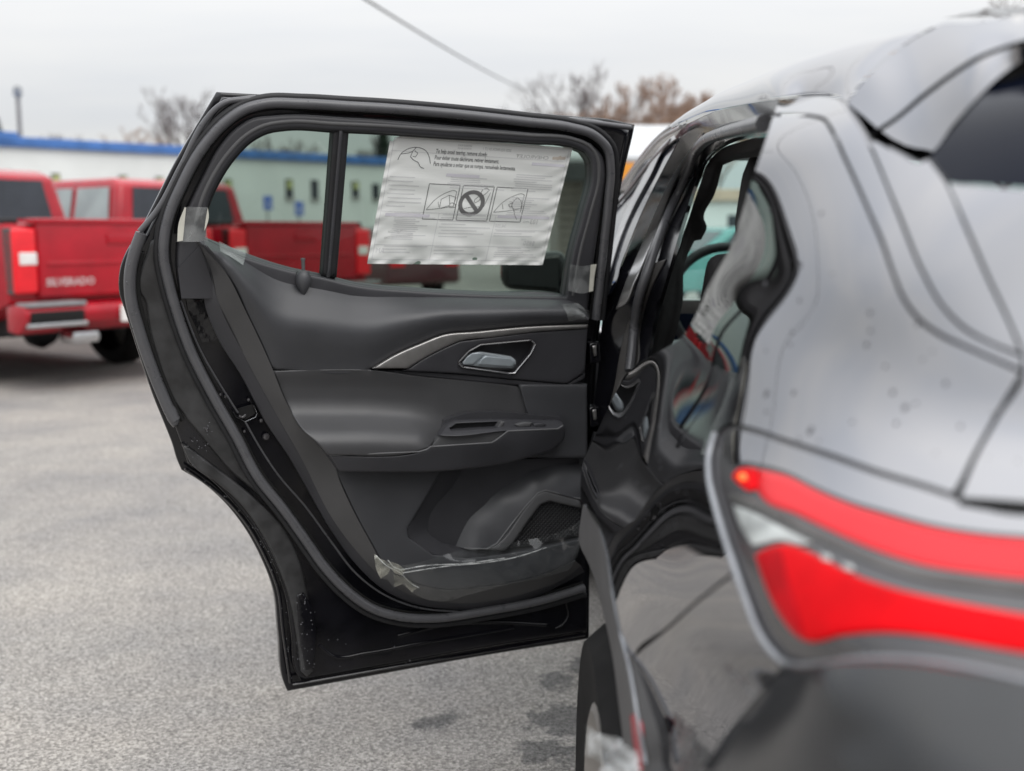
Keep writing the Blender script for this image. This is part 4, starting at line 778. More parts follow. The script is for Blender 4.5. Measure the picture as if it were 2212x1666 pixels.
# mirror of the front door, seen through the rear window
mc = atY(1152, 588, 4.0)[0]
V, Fs = box(-.118, .118, -.06, .06, -.08, .08, .052, 5, lambda c: Vector((c.x, c.y, c.z * (1 - .25 * (c.x < 0))))); V = [tuple(np.array(v) + mc) for v in V]
mi = obj('side_mirror', V, Fs, 'paint_in', car, 50)
V, Fs = box(.06, .20, -.03, .03, -.085, -.055, .01, 2); obj('mirror_arm', [tuple(np.array(v) + mc) for v in V], Fs, 'paint_in', mi, 40)
V, Fs = box(-.09, .09, -.064, -.061, -.055, .055, .002, 1, lambda c: Vector((c.x, c.y, c.z * (1 - .25 * (c.x < 0))))); obj('mirror_glass', [tuple(np.array(v) + mc) for v in V], Fs, 'rubber_dark', mi, 40)
# windscreen, dashboard, steering wheel, front seat, far side of the cabin
WSH = [np.array([.54, 3.08, 1.62]), np.array([1.55,3.08,1.64]), np.array([1.65,4.35,1.06]), np.array([.32,4.35,1.06])]
nx, ny = 8, 6; VV = []; FF = []
for j in range(ny + 1):
    for i in range(nx + 1):
        u, v = i / nx, j / ny; VV.append((1-u)*(1-v)*WSH[0] + u*(1-v)*WSH[1] + u*v*WSH[2] + (1-u)*v*WSH[3] + np.array([0, .05*math.sin(math.pi*u), .02*math.sin(math.pi*v)]))
for j in range(ny):
    for i in range(nx): a = j*(nx+1)+i; FF.append((a, a+1, a+nx+2, a+nx+1))
obj('windscreen', VV, FF, 'screen_glass', car, 60)
V, Fs = prism([(3.75, .62), (3.72, .86), (3.78, .965), (3.95, 1.0), (4.4, 1.02), (4.5, .6)], .36, 1.70, .03, 3); da = obj('dashboard', V, Fs, 'plastic', car, 40)
V, Fs = box(.5, 1.15, 3.76, 3.78, .99, 1.13, .008, 2); obj('display_screen', V, Fs, 'dark_glass', da, 40)
swc = atY(1578, 655, 3.42)[0]; a = np.linspace(0, 2*math.pi, 41)[:-1]
ring = np.stack([.185*np.cos(a), .07*np.sin(a), .172*np.sin(a)], 1) + swc; st = tube('steering_wheel', ring, .0155, 'rubber_dark', car, 10, up=(0, -1, .4), closed=True)
V, Fs = box(-.07, .07, -.03, .03, -.05, .05, .025, 3); obj('wheel_hub', [tuple(np.array(v) + swc) for v in V], Fs, 'plastic', st, 40)
for dx, dz, m_ in ((-.12, -.01, 'accent'), (.12, -.01, 'accent'), (0, -.11, 'plastic')):
    V, Fs = box(-.06 if dx else -.02, .06 if dx else .02, -.012, .012, -.022 if dx else -.06, .022 if dx else .06, .01, 2); obj('wheel_spoke', [tuple(np.array(v) + swc + np.array([dx, 0, dz])) for v in V], Fs, m_, st, 40)
def seat(x0):
    prof = [(2.72, .62), (2.66, .95), (2.62, 1.22), (2.64, 1.30), (2.72, 1.31), (2.76, 1.22), (2.84, .95), (2.90, .66)]
    V, Fs = prism(prof, x0, x0 + .50, .045, 4, inset=.22); s = obj('front_seat', V, Fs, 'fabric', car, 50)
    V, Fs = prism([(2.60, 1.34), (2.585, 1.44), (2.60, 1.53), (2.65, 1.545), (2.71, 1.50), (2.71, 1.38), (2.66, 1.33)], x0 + .11, x0 + .39, .03, 4, inset=.2); obj('headrest', V, Fs, 'fabric', s, 50)
    for dx in (.2, .3): V, Fs = box(x0+dx-.006, x0+dx+.006, 2.645, 2.657, 1.28, 1.37, .002, 1); obj('headrest_post', V, Fs, 'chrome', s, 40)
    V, Fs = box(x0, x0 + .5, 2.8, 3.3, .42, .62, .05, 3); obj('seat_cushion', V, Fs, 'fabric', s, 50)
seat(.42); seat(1.15)
# cabin shell: floor, far side, headlining, boot wall keep the inside dark
obj('cabin_floor', [(.36, 1.1, .34), (1.8, 1.1, .34), (1.8, 4.4, .34), (.36, 4.4, .34)], [(0, 1, 2, 3)], 'fabric', car)
obj('far_side_panel', [(1.85, .8, .35), (1.85, 4.4, .35), (1.85, 4.4, 1.02), (1.85, .8, 1.02)], [(0, 1, 2, 3)], 'plastic', car)
obj('headlining', [(.5, 1.5, 1.50), (1.6, 1.5, 1.50), (1.6, 3.3, 1.565), (.53, 3.3, 1.565)], [(0, 1, 2, 3)], 'pillar_grey', car)
V, Fs = prism([(1.55, .5), (1.45, .95), (1.40, 1.16), (1.47, 1.18), (1.58, .95), (1.75, .52)], .45, 1.6, .04, 3); obj('rear_seat', V, Fs, 'fabric', car, 50)
# lower body closing the car down to the sill, and the tail beyond the frame
V, Fs = merge([box(.34, 1.85, 2.0, 4.2, .22, .36, .03, 2)]); obj('sill', V, Fs, 'rubber_dark', car, 40)
def tail_sheet(name, rows, x0, m, parent):                # rear skin carried across to the far corner
    VV = []; n = 14
    for z, y in rows:
        for x in np.linspace(x0, 1.75, n): u = (x - 1.05) / .70; VV.append((x, y - .055 * (1 - u * u) + .03 * (u < 0) * (-u) ** 6 + .10 * (u > 0) * u ** 6, z))
    return obj(name, VV, [(j*n+i, j*n+i+1, (j+1)*n+i+1, (j+1)*n+i) for j in range(len(rows)-1) for i in range(n-1)], m, parent, 50)
tg_ = bpy.data.objects['tailgate']
tail_sheet('tailgate_skin', [(1.15, .80), (1.20, .84), (1.27, .90), (1.34, .95), (1.395, .985)], .44, 'paint', tg_)
tail_sheet('rear_glass', [(1.395, .99), (1.45, 1.05), (1.53, 1.13)], .50, 'dark_glass', tg_)
tail_sheet('spoiler_skin', [(1.50, 1.09), (1.515, 1.06), (1.545, 1.06), (1.575, 1.12), (1.60, 1.26), (1.615, 1.40)], .52, 'paint', tg_)
tail_sheet('lamp_bar', [(1.075, .72), (1.11, .72), (1.15, .76)], .36, 'red_lens', tg_)
tail_sheet('bumper_skin', [(.35, .70), (.45, .64), (.70, .61), (.95, .62), (1.04, .66), (1.075, .70)], .33, 'bumper_black', tg_)
V, Fs = prism([(4.2, .3), (4.2, 1.02), (4.6, 1.04), (5.25, .92), (5.4, .7), (5.38, .35)], .22, 1.85, .09, 4); obj('bonnet', V, Fs, 'paint', car, 50)
wheel(car, .265, 4.45, .398, .398)
# ------------------------------------------------------------------ paper price sheet on the window, with its print
PC = [np.array(p, float) for p in ((845,291),(1237,320),(1172,573),(793,570))]
def paper_px(u, v):                                       # u,v in 0..1 from the upper left corner
    u = np.asarray(u); v = np.asarray(v); a = PC[0][None]*(1-u)[:, None] + PC[1][None]*u[:, None]; b = PC[3][None]*(1-u)[:, None] + PC[2][None]*u[:, None]; return a*(1-v)[:, None] + b*v[:, None]
def paper_w(u, v):
    w_ = .0012*np.sin(v*23 + u*3) * (.4 + v) + .0009*np.sin(v*41 - u*7 + 1)
    w_ += .0045*np.clip(v-.8, 0, 1)/.2*np.sin(u*19 + v*6) + .003*np.clip(v-.72, 0, 1)/.28*np.sin(u*37 - v*21 + 2)
    ed = np.minimum(np.minimum(u, 1-u), 1-v); w_ += .0025*np.exp(-ed/.035)*np.sin(v*60 + u*50)
    return -.022 + w_
def paper_pt(u, v, dw=0.0):
    q = paper_px(u, v); return door(q[:, 0], q[:, 1], paper_w(np.asarray(u), np.asarray(v)) + dw)
nu, nv = 110, 80; uu, vv = np.meshgrid(np.linspace(0, 1, nu), np.linspace(0, 1, nv)); VV = paper_pt(uu.ravel(), vv.ravel())
FF = [(j*nu+i, j*nu+i+1, (j+1)*nu+i+1, (j+1)*nu+i) for j in range(nv-1) for i in range(nu-1) if not (i + j*1.3 < 5)]
def paper_mat():
    m = bpy.data.materials.new('paper'); m.use_nodes = True; t = m.node_tree; t.nodes.clear(); o = t.nodes.new('ShaderNodeOutputMaterial')
    d = t.nodes.new('ShaderNodeBsdfDiffuse'); d.inputs[0].default_value = (.84, .84, .83, 1); tr = t.nodes.new('ShaderNodeBsdfTranslucent'); tr.inputs[0].default_value = (.80, .80, .79, 1)
    mx_ = t.nodes.new('ShaderNodeMixShader'); mx_.inputs[0].default_value = .25; t.links.new(d.outputs[0], mx_.inputs[1]); t.links.new(tr.outputs[0], mx_.inputs[2]); t.links.new(mx_.outputs[0], o.inputs[0])
    tcn = t.nodes.new('ShaderNodeTexCoord'); mpg = t.nodes.new('ShaderNodeMapping'); mpg.inputs['Scale'].default_value = (5, 5, 26); n = t.nodes.new('ShaderNodeTexNoise'); n.inputs['Scale'].default_value = 1.0; n.inputs['Detail'].default_value = 4
    t.links.new(tcn.outputs['Object'], mpg.inputs[0]); t.links.new(mpg.outputs[0], n.inputs[0]); bp = t.nodes.new('ShaderNodeBump'); bp.inputs['Strength'].default_value = .45; bp.inputs['Distance'].default_value = .006
    t.links.new(n.outputs[0], bp.inputs['Height']); t.links.new(bp.outputs[0], d.inputs['Normal']); MATS['paper'] = m
paper_mat()
pap = obj('paper_sheet', VV, FF, 'paper', None, 60); tag(pap, 'white wrinkled paper notice with removal instructions on the open door window', 'notice')
pm('ink', (.09, .09, .095), .8); pm('ink_faint', (.46, .46, .46), .9); pm('ink_pale', (.60, .60, .61), .9); pm('ink_lilac', (.58, .57, .62), .9); pm('ink_tan', (.56, .50, .44), .9)
def flat_text(name, s, u0, v0, h, m, sx=.82, mirror=False, rot=0.0, bold=0.0, dw=.0006, width=None):
    V, Fs = text_mesh(s, 1.0, 1.0, bold); 
    if width: sx = width / (V[:, 0].max() * h * .651) if len(V) else 1
    asp = 384.0 / 265.0; x = V[:, 0]*h*sx/ asp * .943; y = V[:, 1]*h
    if mirror: x = -x
    c, s_ = math.cos(rot), math.sin(rot); X = (x*asp)*c - y*s_; Y = (x*asp)*s_ + y*c
    u = u0 + X/asp; v = v0 - Y; P = paper_pt(u, v, dw); return obj(name, P, Fs, m, pap, None)
flat_text('print', 'To help avoid tearing, remove slowly.', .262, .118, .048, 'ink', .60, bold=.012)
flat_text('print', 'Pour éviter toute déchirure, retirer lentement.', .262, .168, .048, 'ink', .60, bold=.012)
flat_text('print', 'Para ayudarse a evitar que se rompa, remuévala lentamente.', .262, .218, .048, 'ink', .60, bold=.012)
flat_text('print', 'CHEVROLET', .885, .112, .040, 'ink_faint', 1.25, True, bold=.01)
flat_text('print', '2025 EQUINOX EV LT 1', .672, .068, .030, 'ink_faint', .78, True, bold=.012)
flat_text('print', 'EXTERIOR BLACK', .452, .052, .020, 'ink_faint', .75, True, bold=.012)
flat_text('print', 'INTERIOR BLACK', .452, .074, .020, 'ink_faint', .75, True, bold=.012)
flat_text('print', '103', .915, .655, .055, 'ink_faint', .9, True, bold=.01)
flat_text('print', 'MPGe', .862, .645, .022, 'ink_faint', .9, True)
flat_text('print', '34,250', .74, .69, .040, 'ink_pale', .9, True)
flat_text('print', '$850', .925, .835, .055, 'ink_pale', .9, True)
flat_text('print', 'cost!', .87, .79, .026, 'ink_pale', .9, True)
flat_text('print', 'CONTENCION', .185, .722, .026, 'ink_faint', .9, False, math.pi + .13, bold=.01)
flat_text('print', 'EN', .150, .748, .020, 'ink_faint', .9, False, math.pi + .13)
flat_text('print', 'DIRECCION DE CALIDAD', .225, .760, .026, 'ink_faint', .82, False, math.pi + .13, bold=.01)
flat_text('print', 'AM', .085, .915, .06, 'ink_pale', .9, True)
def pline(pts_, wd, m, name='print', dw=.0006, closed=False):
    p = resample([(a*384, b*265) for a, b in pts_], 3, closed, 60); 
    t = np.gradient(p, axis=0) if not closed else np.roll(p, -1, 0) - np.roll(p, 1, 0); t /= np.linalg.norm(t, axis=1)[:, None] + 1e-9; nrm_ = np.stack([t[:, 1], -t[:, 0]], 1)*wd/2
    A = p + nrm_; B = p - nrm_; Q = np.vstack([A, B]); n = len(p); P = paper_pt(Q[:, 0]/384, Q[:, 1]/265, dw)
    return P, [(i, (i+1) % n, n + (i+1) % n, n + i) for i in range(n if closed else n-1)]
def strokes(name, lst, m):
    V, Fs = merge([pline(p_, w_, m, closed=c_) for p_, w_, c_ in lst]); return obj(name, V, Fs, m, pap, None)
bx_ = [(.262, .362), (.452, .362), (.640, .362)]
for (a, b) in bx_: strokes('picture_frame', [([(a, b-.003*0), (a+.172, b), (a+.172, b+.280), (a, b+.280)], 1.5, True)], 'ink')
cc = (.452 + .066, .362 + .140)
pm('ink_ring', (.13, .13, .13), .8)
strokes('prohibition_ring', [([(cc[0] + .062*math.cos(q), cc[1] + .090*math.sin(q)) for q in np.linspace(0, 2*math.pi, 25)[:-1]], 8.5, True), ([(cc[0] - .040, cc[1] - .064), (cc[0] + .040, cc[1] + .064)], 8, False)], 'ink_ring')
wnd = lambda a: [(a+.012, 0.565), (a+.05, 0.485), (a+.10, 0.430), (a+.150, 0.408), (a+.160, 0.415), (a+.158, 0.530), (a+.09, 0.552), (a+.012, 0.568)]
strokes('window_drawing', [(wnd(.262), 1.1, False), ([(.345,0.480),(.385,0.445),(.40,0.525),(.345,0.555),(.345,0.480)], 1.1, False), ([(.385,0.445),(.425,0.460),(.42,0.540)], 1.0, False), ([(.395,0.512),(.41,0.505),(.43,0.515),(.432,0.540),(.40,0.540),(.392,0.528)], 1.2, False), ([(.33,0.500),(.34,0.540)], 1.0, False)], 'ink_ring')
strokes('window_drawing', [(wnd(.640), 1.1, False), ([(.765,0.440),(.75,0.470),(.745,0.510),(.76,0.540),(.775,0.590),(.79,0.620)], 1.3, False), ([(.765,0.440),(.785,0.460),(.80,0.500),(.80,0.560)], 1.3, False), ([(.745,0.485),(.725,0.500),(.735,0.520),(.75,0.515)], 1.2, False), ([(.69,0.500),(.70,0.540)], 1.0, False)], 'ink_ring')
strokes('window_drawing', [([(.565,0.385),(.585,0.375),(.60,0.390),(.585,0.420),(.57,0.440),(.555,0.480),(.535,0.500),(.53,0.485),(.55,0.440),(.565,0.385)], 1.2, False), ([(.46,0.560),(.50,0.540),(.59,0.525),(.61,0.410)], 1.0, False)], 'ink_ring')
strokes('hand_drawing', [([(.062,.19),(.072,.145),(.115,.095),(.165,.085),(.205,.105),(.235,.165),(.245,.205)], 1.3, False), ([(.072,.145),(.135,.115),(.15,.085)], 1.3, False), ([(.135,.115),(.128,.16),(.15,.185),(.175,.20),(.195,.235),(.215,.245)], 1.3, False), ([(.145,.11),(.165,.13),(.155,.16),(.14,.155)], 1.2, False)], 'ink')
rs = random.Random(5); faint = []
for (u0, u1, v0, v1, nl) in ((.36,.70,.30,.40,6),(.72,.96,.25,.40,8),(.72,.97,.44,.60,9),(.03,.24,.32,.58,8),(.10,.34,.60,.82,14),(.36,.66,.60,.80,8),(.68,.97,.72,.78,3),(.06,.34,.86,.93,3),(.36,.66,.86,.94,3),(.70,.97,.86,.95,5)):
    for k in range(nl):
        v = v0 + (v1 - v0)*k/nl; a = u0 + rs.uniform(0, .02); faint.append(([(a, v), (u1 - rs.uniform(0, .5)*(u1-u0), v)], 1.6, False))
strokes('show_through_print', faint, 'ink_pale')['kind'] = 'stuff'
strokes('show_through_rules', [([(.015,.12),(.985,.12)], 1, False), ([(.35,.59),(.35,.97)], 1, False), ([(.67,.59),(.67,.97)], 1, False), ([(.02,.85),(.97,.85)], 1, False), ([(.68,.71),(.97,.71)], 1.2, False), ([(.02,.59),(.97,.59)], 1, False), ([(.022,.02),(.985,.02),(.985,.965),(.022,.965)], 1.1, True)], 'ink_pale')
for b_ in ((.80,.155,.98),(.345,.285,.53),(.05,.615,.30),(.68,.60,.97)): strokes('show_through_band', [([(b_[0],b_[1]),(b_[2],b_[1])], 6, False)], 'ink_lilac')
strokes('emblem_mark', [([(.905,.098),(.975,.090)], 6, False), ([(.928,.102),(.952,.082)], 7, False)], 'ink_tan')
# ------------------------------------------------------------------ tapes and film
film('torn_film', (.8, .82, .8), .1, 1.6, haze=.22, hazecol=(.8, .78, .66), bscale=40, bstr=.7)
def dthing(name, poly, w_, m, label, cat, group=None, step=7, relief=None, wob=.0006, edge=6):
    o = dpatch(name, poly, w_, m, None, (), step, skirt=0, relief=relief, edge=edge, wob=wob); return tag(o, label, cat, group)
G_ = 'strips of clear tape on the open door'
pm('tape_tail', (.60, .59, .52), .45, nscale=30, nvar=.1)
ta = dthing('tape_strip', [(398,447),(448,448),(450,470),(447,490),(449,522),(381,523),(386,490)], .0175, 'tape', 'clear tape strip across the window frame at the rear belt corner', 'tape', G_)
dpatch('folded_end', [(383,522),(386,482),(399,448),(402,449),(395,520)], .019, 'tape_tail', ta, (), 6, skirt=0, edge=6)
dpatch('folded_end', [(449,449),(451,470),(447,486),(441,500),(445,470)], .0185, 'tape_tail', ta, (), 6, skirt=0, edge=6)
RT = TPS([(473,521,.012),(530,545,-.002),(526,573,.040),(500,556,.030),(478,540,.028)])
dthing('tape_strip', [(473,521),(500,534),(531,546),(529,560),(525,573),(500,556),(476,543)], 0, 'tape', 'clear tape strip draped over the sill of the door window', 'tape', G_, relief=RT)
tb = dthing('tape_strip', [(1232,571),(1262,575),(1286,570),(1280,628),(1262,634),(1227,628)], .0175, 'tape', 'clear tape strip on the front post of the door window frame', 'tape', G_)
dpatch('folded_end', [(1276,572),(1289,571),(1287,580),(1281,629),(1272,631)], .019, 'tape_tail', tb, (), 6, skirt=0, edge=6)
dthing('tape_strip', [(1212,657),(1249,655),(1274,670),(1274,688),(1229,694),(1224,678)], 0, 'tape', 'clear tape strip on the front end of the padded ledge', 'tape', G_, relief=lambda a, b: RU(a, b) + .0025)
dthing('handle_film', [(1016,761),(1050,762),(1108,768),(1118,782),(1118,796),(1100,799),(1008,789),(1000,783)], .0545, 'clear_film', 'bluish clear film wrapped on the inner door handle', 'film', step=6)
FL = [(808,1196),(830,1213),(856,1223),(868,1222),(1000,1188),(1100,1172),(1170,1160),(1230,1140),(1257,1122),(1254,1180),(1240,1216),(1228,1232),(1180,1246),(1100,1263),(1010,1286),(960,1299),(925,1296),(890,1280),(868,1262),(850,1270),(838,1252),(820,1250),(812,1225)]
RF = TPS([(808,1196,.062),(860,1222,.085),(1000,1188,.075),(1170,1160,.068),(1257,1122,.066),(1240,1216,.072),(1180,1246,.066),(1010,1286,.052),(925,1296,.05),(868,1262,.060),(820,1250,.066),(940,1240,.094),(1060,1230,.088),(1160,1205,.082),(900,1225,.098),(1000,1215,.096)])
dthing('protective_film', FL, 0, 'clear_film', 'loose sheet of clear protective film along the bottom of the door trim', 'film', relief=lambda a, b: RF(a, b) + .006, step=8, wob=.0016)
dp2 = bpy.data.objects['protective_film']
for pth in ([(868,1238),(960,1224),(1060,1214),(1110,1205),(1160,1190),(1180,1183)], [(862,1232),(920,1222),(1000,1218),(1090,1206)], [(812,1200),(835,1222),(862,1236),(890,1262),(905,1270)], [(838,1210),(850,1225),(866,1232),(872,1240)]):
    p = resample(pth, 6, False, 90); tube('film_fold', door(p[:, 0], p[:, 1], RF(p[:, 0], p[:, 1]) + .0085), .0014, 'film_edge', dp2, 6, None, DN)
for pl in ([(808,1196),(818,1205),(836,1214),(845,1226),(838,1240),(822,1250),(812,1228)], [(838,1212),(862,1220),(876,1232),(868,1244),(852,1238),(844,1226)], [(850,1240),(880,1250),(902,1270),(890,1280),(872,1262),(852,1268)]):
    dpatch('torn_end', pl, 0, 'torn_film', dp2, (), 6, skirt=0, relief=lambda a, b: RF(a, b) + .012, edge=5, wob=.006)
# loose clear wrap hanging off the wheel arch
pm('wrap', (.72, .73, .74), .3, nscale=20, nvar=.2); film('wrap_film', (.85, .87, .88), .15, 1.5, haze=.34, bscale=30, bstr=.6)
WF = surf_tps([(1265,1570,1.16),(1330,1590,1.12),(1380,1640,1.08),(1390,1700,1.06),(1265,1620,1.16),(1320,1700,1.10)], 1e-3)
V, Fs, _ = fill([(1263,1570),(1290,1582),(1340,1600),(1366,1622),(1384,1660),(1392,1720),(1300,1720),(1290,1650),(1263,1612),(1266,1598)], lambda a, b, o: WF(a, b) + wobble(a*1.4, b*1.4)[:, None]*np.array([.006, .004, 0]), 8, (), 0, 0, 0, None, 48, 7)
tag(obj('plastic_wrap', V, Fs, 'wrap_film', None, 60), 'torn clear plastic wrap hanging from the wheel arch', 'wrap')
# ------------------------------------------------------------------ white building with blue fascia
pm('white_wall', (.74, .76, .75), .7, nscale=.8, nvar=.05, bscale=6, bstr=.1); pm('blue_fascia', (.06, .17, .46), .45, nscale=2, nvar=.15); pm('window_dark', (.03, .035, .045), .15, nscale=3, nvar=.2)
pm('shade_yellow', (.40, .42, .18), .6, nscale=6, nvar=.2); pm('grey_siding', (.30, .27, .25), .7, nscale=5, nvar=.12); pm('roof_pale', (.55, .56, .57), .7, nscale=4, nvar=.1); pm('post_dark', (.05, .052, .055), .5, nscale=6, nvar=.2)
pm('kerb_yellow', (.55, .38, .10), .7, nscale=4, nvar=.2); pm('sign_orange', (.80, .32, .03), .5, nscale=9, nvar=.12); pm('sign_blue', (.02, .10, .50), .45, nscale=9, nvar=.1); pm('sign_white', (.8, .8, .8), .5)
pm('tan_band', (.55, .42, .32), .7, nscale=3, nvar=.1); pm('steel', (.30, .31, .32), .45, metal=.5, nscale=10, nvar=.1); pm('concrete', (.42, .41, .39), .8, nscale=3, nvar=.12)
pm('bark', (.10, .085, .075), .9, nscale=12, nvar=.3); pm('twig', (.16, .13, .12), .9, nscale=12, nvar=.3); pm('twig_red', (.36, .25, .19), .9, nscale=10, nvar=.3); pm('needle', (.035, .06, .035), .8, nscale=14, nvar=.4); pm('hedge', (.05, .06, .04), .9, nscale=10, nvar=.4)
pm('cable', (.03, .03, .03), .7); pm('pole_wood', (.22, .20, .18), .85, nscale=8, nvar=.2)
pm('truck_red', (.40, .004, .016), .2, ior=1.45, coat=.3, nscale=5, nvar=.12); pm('maroon', (.07, .012, .018), .2, ior=1.6, coat=.4, nscale=5, nvar=.1); pm('tail_red', (.7, .01, .02), .15, ior=1.6, emit=(1, .01, .02), estr=.12, nscale=9, nvar=.1); pm('lettering_pale', (.62, .45, .45), .4, metal=.2, nscale=5, nvar=.1); pm('tail_white', (.8, .78, .76), .15, nscale=9, nvar=.1)
A_ = np.array([-17.2, 37.0]); Dw = np.array([11.7, 11.0]); Dw /= np.linalg.norm(Dw); RZ = math.atan2(Dw[1], Dw[0]); Nw = np.array([Dw[1], -Dw[0]])
bl = tag(empty('white_building', (A_[0], A_[1], 0), RZ), 'long white single-storey building with a blue roof band', 'building')
def _l(name, vf, m, parent, sharp=35):
    keep = WL.get(parent.name)
    if parent.type == 'EMPTY': WL[parent.name] = np.zeros(3)
    o = obj(name, vf[0], vf[1], m, parent, sharp)
    if keep is not None: WL[parent.name] = keep
    return o
wl_ = _l('wall', box(-26, 26, 0, 14, 0, 4.15, 0), 'white_wall', bl, 30)
_l('roof_fascia', box(-26.2, 26.2, -.18, 14.2, 4.15, 4.48, .03, 1), 'blue_fascia', bl, 30)
_l('roof_fascia', box(-26.3, .9, -.24, 5, 4.30, 4.62, .03, 1), 'blue_fascia', bl, 30)
def wall_s(px, py=400):                                    # distance along the wall of a pixel column
    d = rays([px], [py])[0]; M = np.array([[d[0], -Dw[0]], [d[1], -Dw[1]]]); t, s_ = np.linalg.solve(M, A_); return s_
for px, y0, y1, sh in ((121,378,412,1),(266,382,412,1),(344,385,412,1),(430,388,424,1),(492,390,428,1),(624,390,430,1),(679,392,432,0),(767,394,428,1),(811,400,432,0),(900,402,440,1),(1000,406,440,0),(20,376,412,1),(-80,372,408,1)):
    s_ = wall_s(px); Yd = (A_ + Dw * s_)[1]; zt = HC + (500 - y0) / F * Yd; zb = HC + (500 - y1) / F * Yd; hw = 9 / F * Yd
    wn = _l('window', box(s_ - hw, s_ + hw, -.05, .03, zb, zt, .01, 1), 'window_dark', bl); keep = WL[wn.name]
    WLp = WL[wn.name]
    V, Fs = box(s_ - hw - .05, s_ + hw + .05, -.11, -.03, zb - .07, zb, .005, 1); _o = obj('sill', V, Fs, 'concrete', wn)
    if sh: V, Fs = box(s_ - hw * .8, s_ + hw * .8, -.09, -.055, zt - (zt - zb) * .5, zt - .05, .005, 1); obj('blind', V, Fs, 'shade_yellow', wn)
# accessible parking signs in front of it
def psign(px, py, sdist, label, h=None):
    s_ = wall_s(px); b2 = A_ + Dw * s_ + Nw * sdist; zc = HC + (500 - py) / F * b2[1]; r = tag(empty('parking_sign', (b2[0], b2[1], 0), RZ), label, 'sign', 'blue parking signs by the white building')
    _l('post', box(-.03, .03, -.03, .03, 0, zc + .2, .005, 1), 'steel', r); p = _l('sign_plate', box(-.19, .19, -.06, -.04, zc - .26, zc + .26, .01, 1), 'sign_blue', r)
    a = np.linspace(0, 5.2, 16); ring = np.stack([.09 * np.cos(a + 1.2), np.full(16, -.066), .09 * np.sin(a + 1.2) + zc - .07], 1); _l('wheelchair_symbol', tube(None, ring, .016, None, None, 6), 'sign_white', p)
    _l('wheelchair_symbol', merge([tube(None, np.array([(-.03, -.066, zc + .14), (-.02, -.066, zc - .02), (.07, -.066, zc - .02), (.10, -.066, zc - .12)]), .016, None, None, 6), xf(lathe([(.001, -.012), (.03, -.006), (.03, .006), (.001, .012)], 10, 'z'), (-.03, -.066, zc + .19))]), 'sign_white', p)
psign(541, 440, 1.2, 'blue accessible parking sign on a post right of the pickups'); psign(590, 452, 1.8, 'lower blue parking sign beside the hedge, right of the other')
# low hedge and kerbs by the building
def blob_hedge(name, x0, x1, y0, y1, h, seed, m='hedge', label='', cat='hedge', rz=0, loc=(0, 0, 0)):
    r = random.Random(seed); VV = []; FF = []
    for _ in range(900):
        c = np.array([r.uniform(x0, x1), r.uniform(y0, y1), r.uniform(.05, h) ]); s_ = r.uniform(.05, .12); a = r.uniform(0, 6.28); b_ = r.uniform(-1, 1); k = len(VV)
        u = np.array([math.cos(a), math.sin(a), b_ * .5]) * s_; v = np.array([-math.sin(a) * .4, math.cos(a) * .4, .8]) * s_; VV += [c - u, c + v, c + u, c - v]; FF.append((k, k+1, k+2, k+3))
    o = obj(name, VV, FF, m, None, 60, center=True); 
    M = Matrix.Translation(loc) @ Matrix.Rotation(rz, 4, 'Z'); o.matrix_world = M @ Matrix.Translation(o.location); return tag(o, label, cat)
s0, s1 = wall_s(598), wall_s(705); c_ = A_ + Nw * 1.0; blob_hedge('hedge', s0, s1, -.4, .4, 1.25, 3, label='low dark clipped hedge against the white building', rz=RZ, loc=(c_[0], c_[1], 0))
s0, s1 = wall_s(900), wall_s(990); V, Fs = box(s0, s1, -1.6, -1.3, 0, .18, .03, 2); kb_ = tag(empty('painted_kerb', (A_[0], A_[1], 0), RZ), 'blue painted kerb in front of the white building', 'kerb'); _l('kerb_stone', (V, Fs), 'sign_blue', kb_)
# ------------------------------------------------------------------ grey house on the right with porch posts
hs = tag(empty('grey_house', (3.3, 27, 0)), 'grey sided house with a pale roof, seen between door and car', 'house')
_l('wall', box(-2.15, .75, 0, 8, 0, 3.0, 0), 'grey_siding', hs)
for k in range(14): _l('siding_board', box(-2.2, .8, -.05, -.005, .05 + k * .2, .235 + k * .2, .012, 1), 'grey_siding', hs)
_l('roof', prism([(-.9, 2.95), (-.9, 3.1), (4, 4.25), (8.9, 3.1), (8.9, 2.95), (4, 4.05)], -2.6, 1.15, .03, 1), 'roof_pale', hs)
for x in (-1.55, .6): _l('porch_post', box(x - .11, x + .11, -1.2, -.98, 0, 2.92, .02, 1), 'post_dark', hs)
_l('porch_beam', box(-2.2, .9, -1.25, -.93, 2.5, 2.92, .02, 1), 'post_dark', hs)
_l('front_window', box(-1.3, -.5, -.09, -.04, 1.1, 2.3, .02, 1), 'window_dark', hs)
_l('front_door', box(-.05, .6, -.09, -.04, .1, 2.2, .02, 1), 'white_wall', hs)
kk = tag(empty('yellow_kerb', (2.0, 25.2, 0)), 'yellow painted kerb below the grey house', 'kerb'); _l('kerb_stone', box(-1.4, 4, -.15, .15, 0, .28, .03, 2), 'kerb_yellow', kk)
sg = atY(1362, 372, 20)[0]; so = tag(empty('orange_sign', (sg[0], sg[1], 0)), 'orange sign on a thin post before the grey house', 'sign')
_l('post', box(-.03, .03, 0, .06, 0, sg[2] + .2, .005, 1), 'steel', so); _l('sign_plate', box(-.17, .17, -.02, 0, sg[2] - .18, sg[2] + .16, .01, 1), 'sign_orange', so)
lb = tag(empty('pale_building', (6.5, 44, 0)), 'pale low building with a tan band, seen through the windscreen', 'building'); _l('wall', box(-2.2, 9, 0, 8, 0, 2.8, .02, 1), 'white_wall', lb); _l('roof_band', box(-2.4, 9.2, -.2, 8.2, 2.55, 3.0, .02, 1), 'tan_band', lb)
for x in (-1, 2, 5): _l('window', box(x, x + 1.2, -.04, .02, .9, 2.0, .01, 1), 'window_dark', lb)
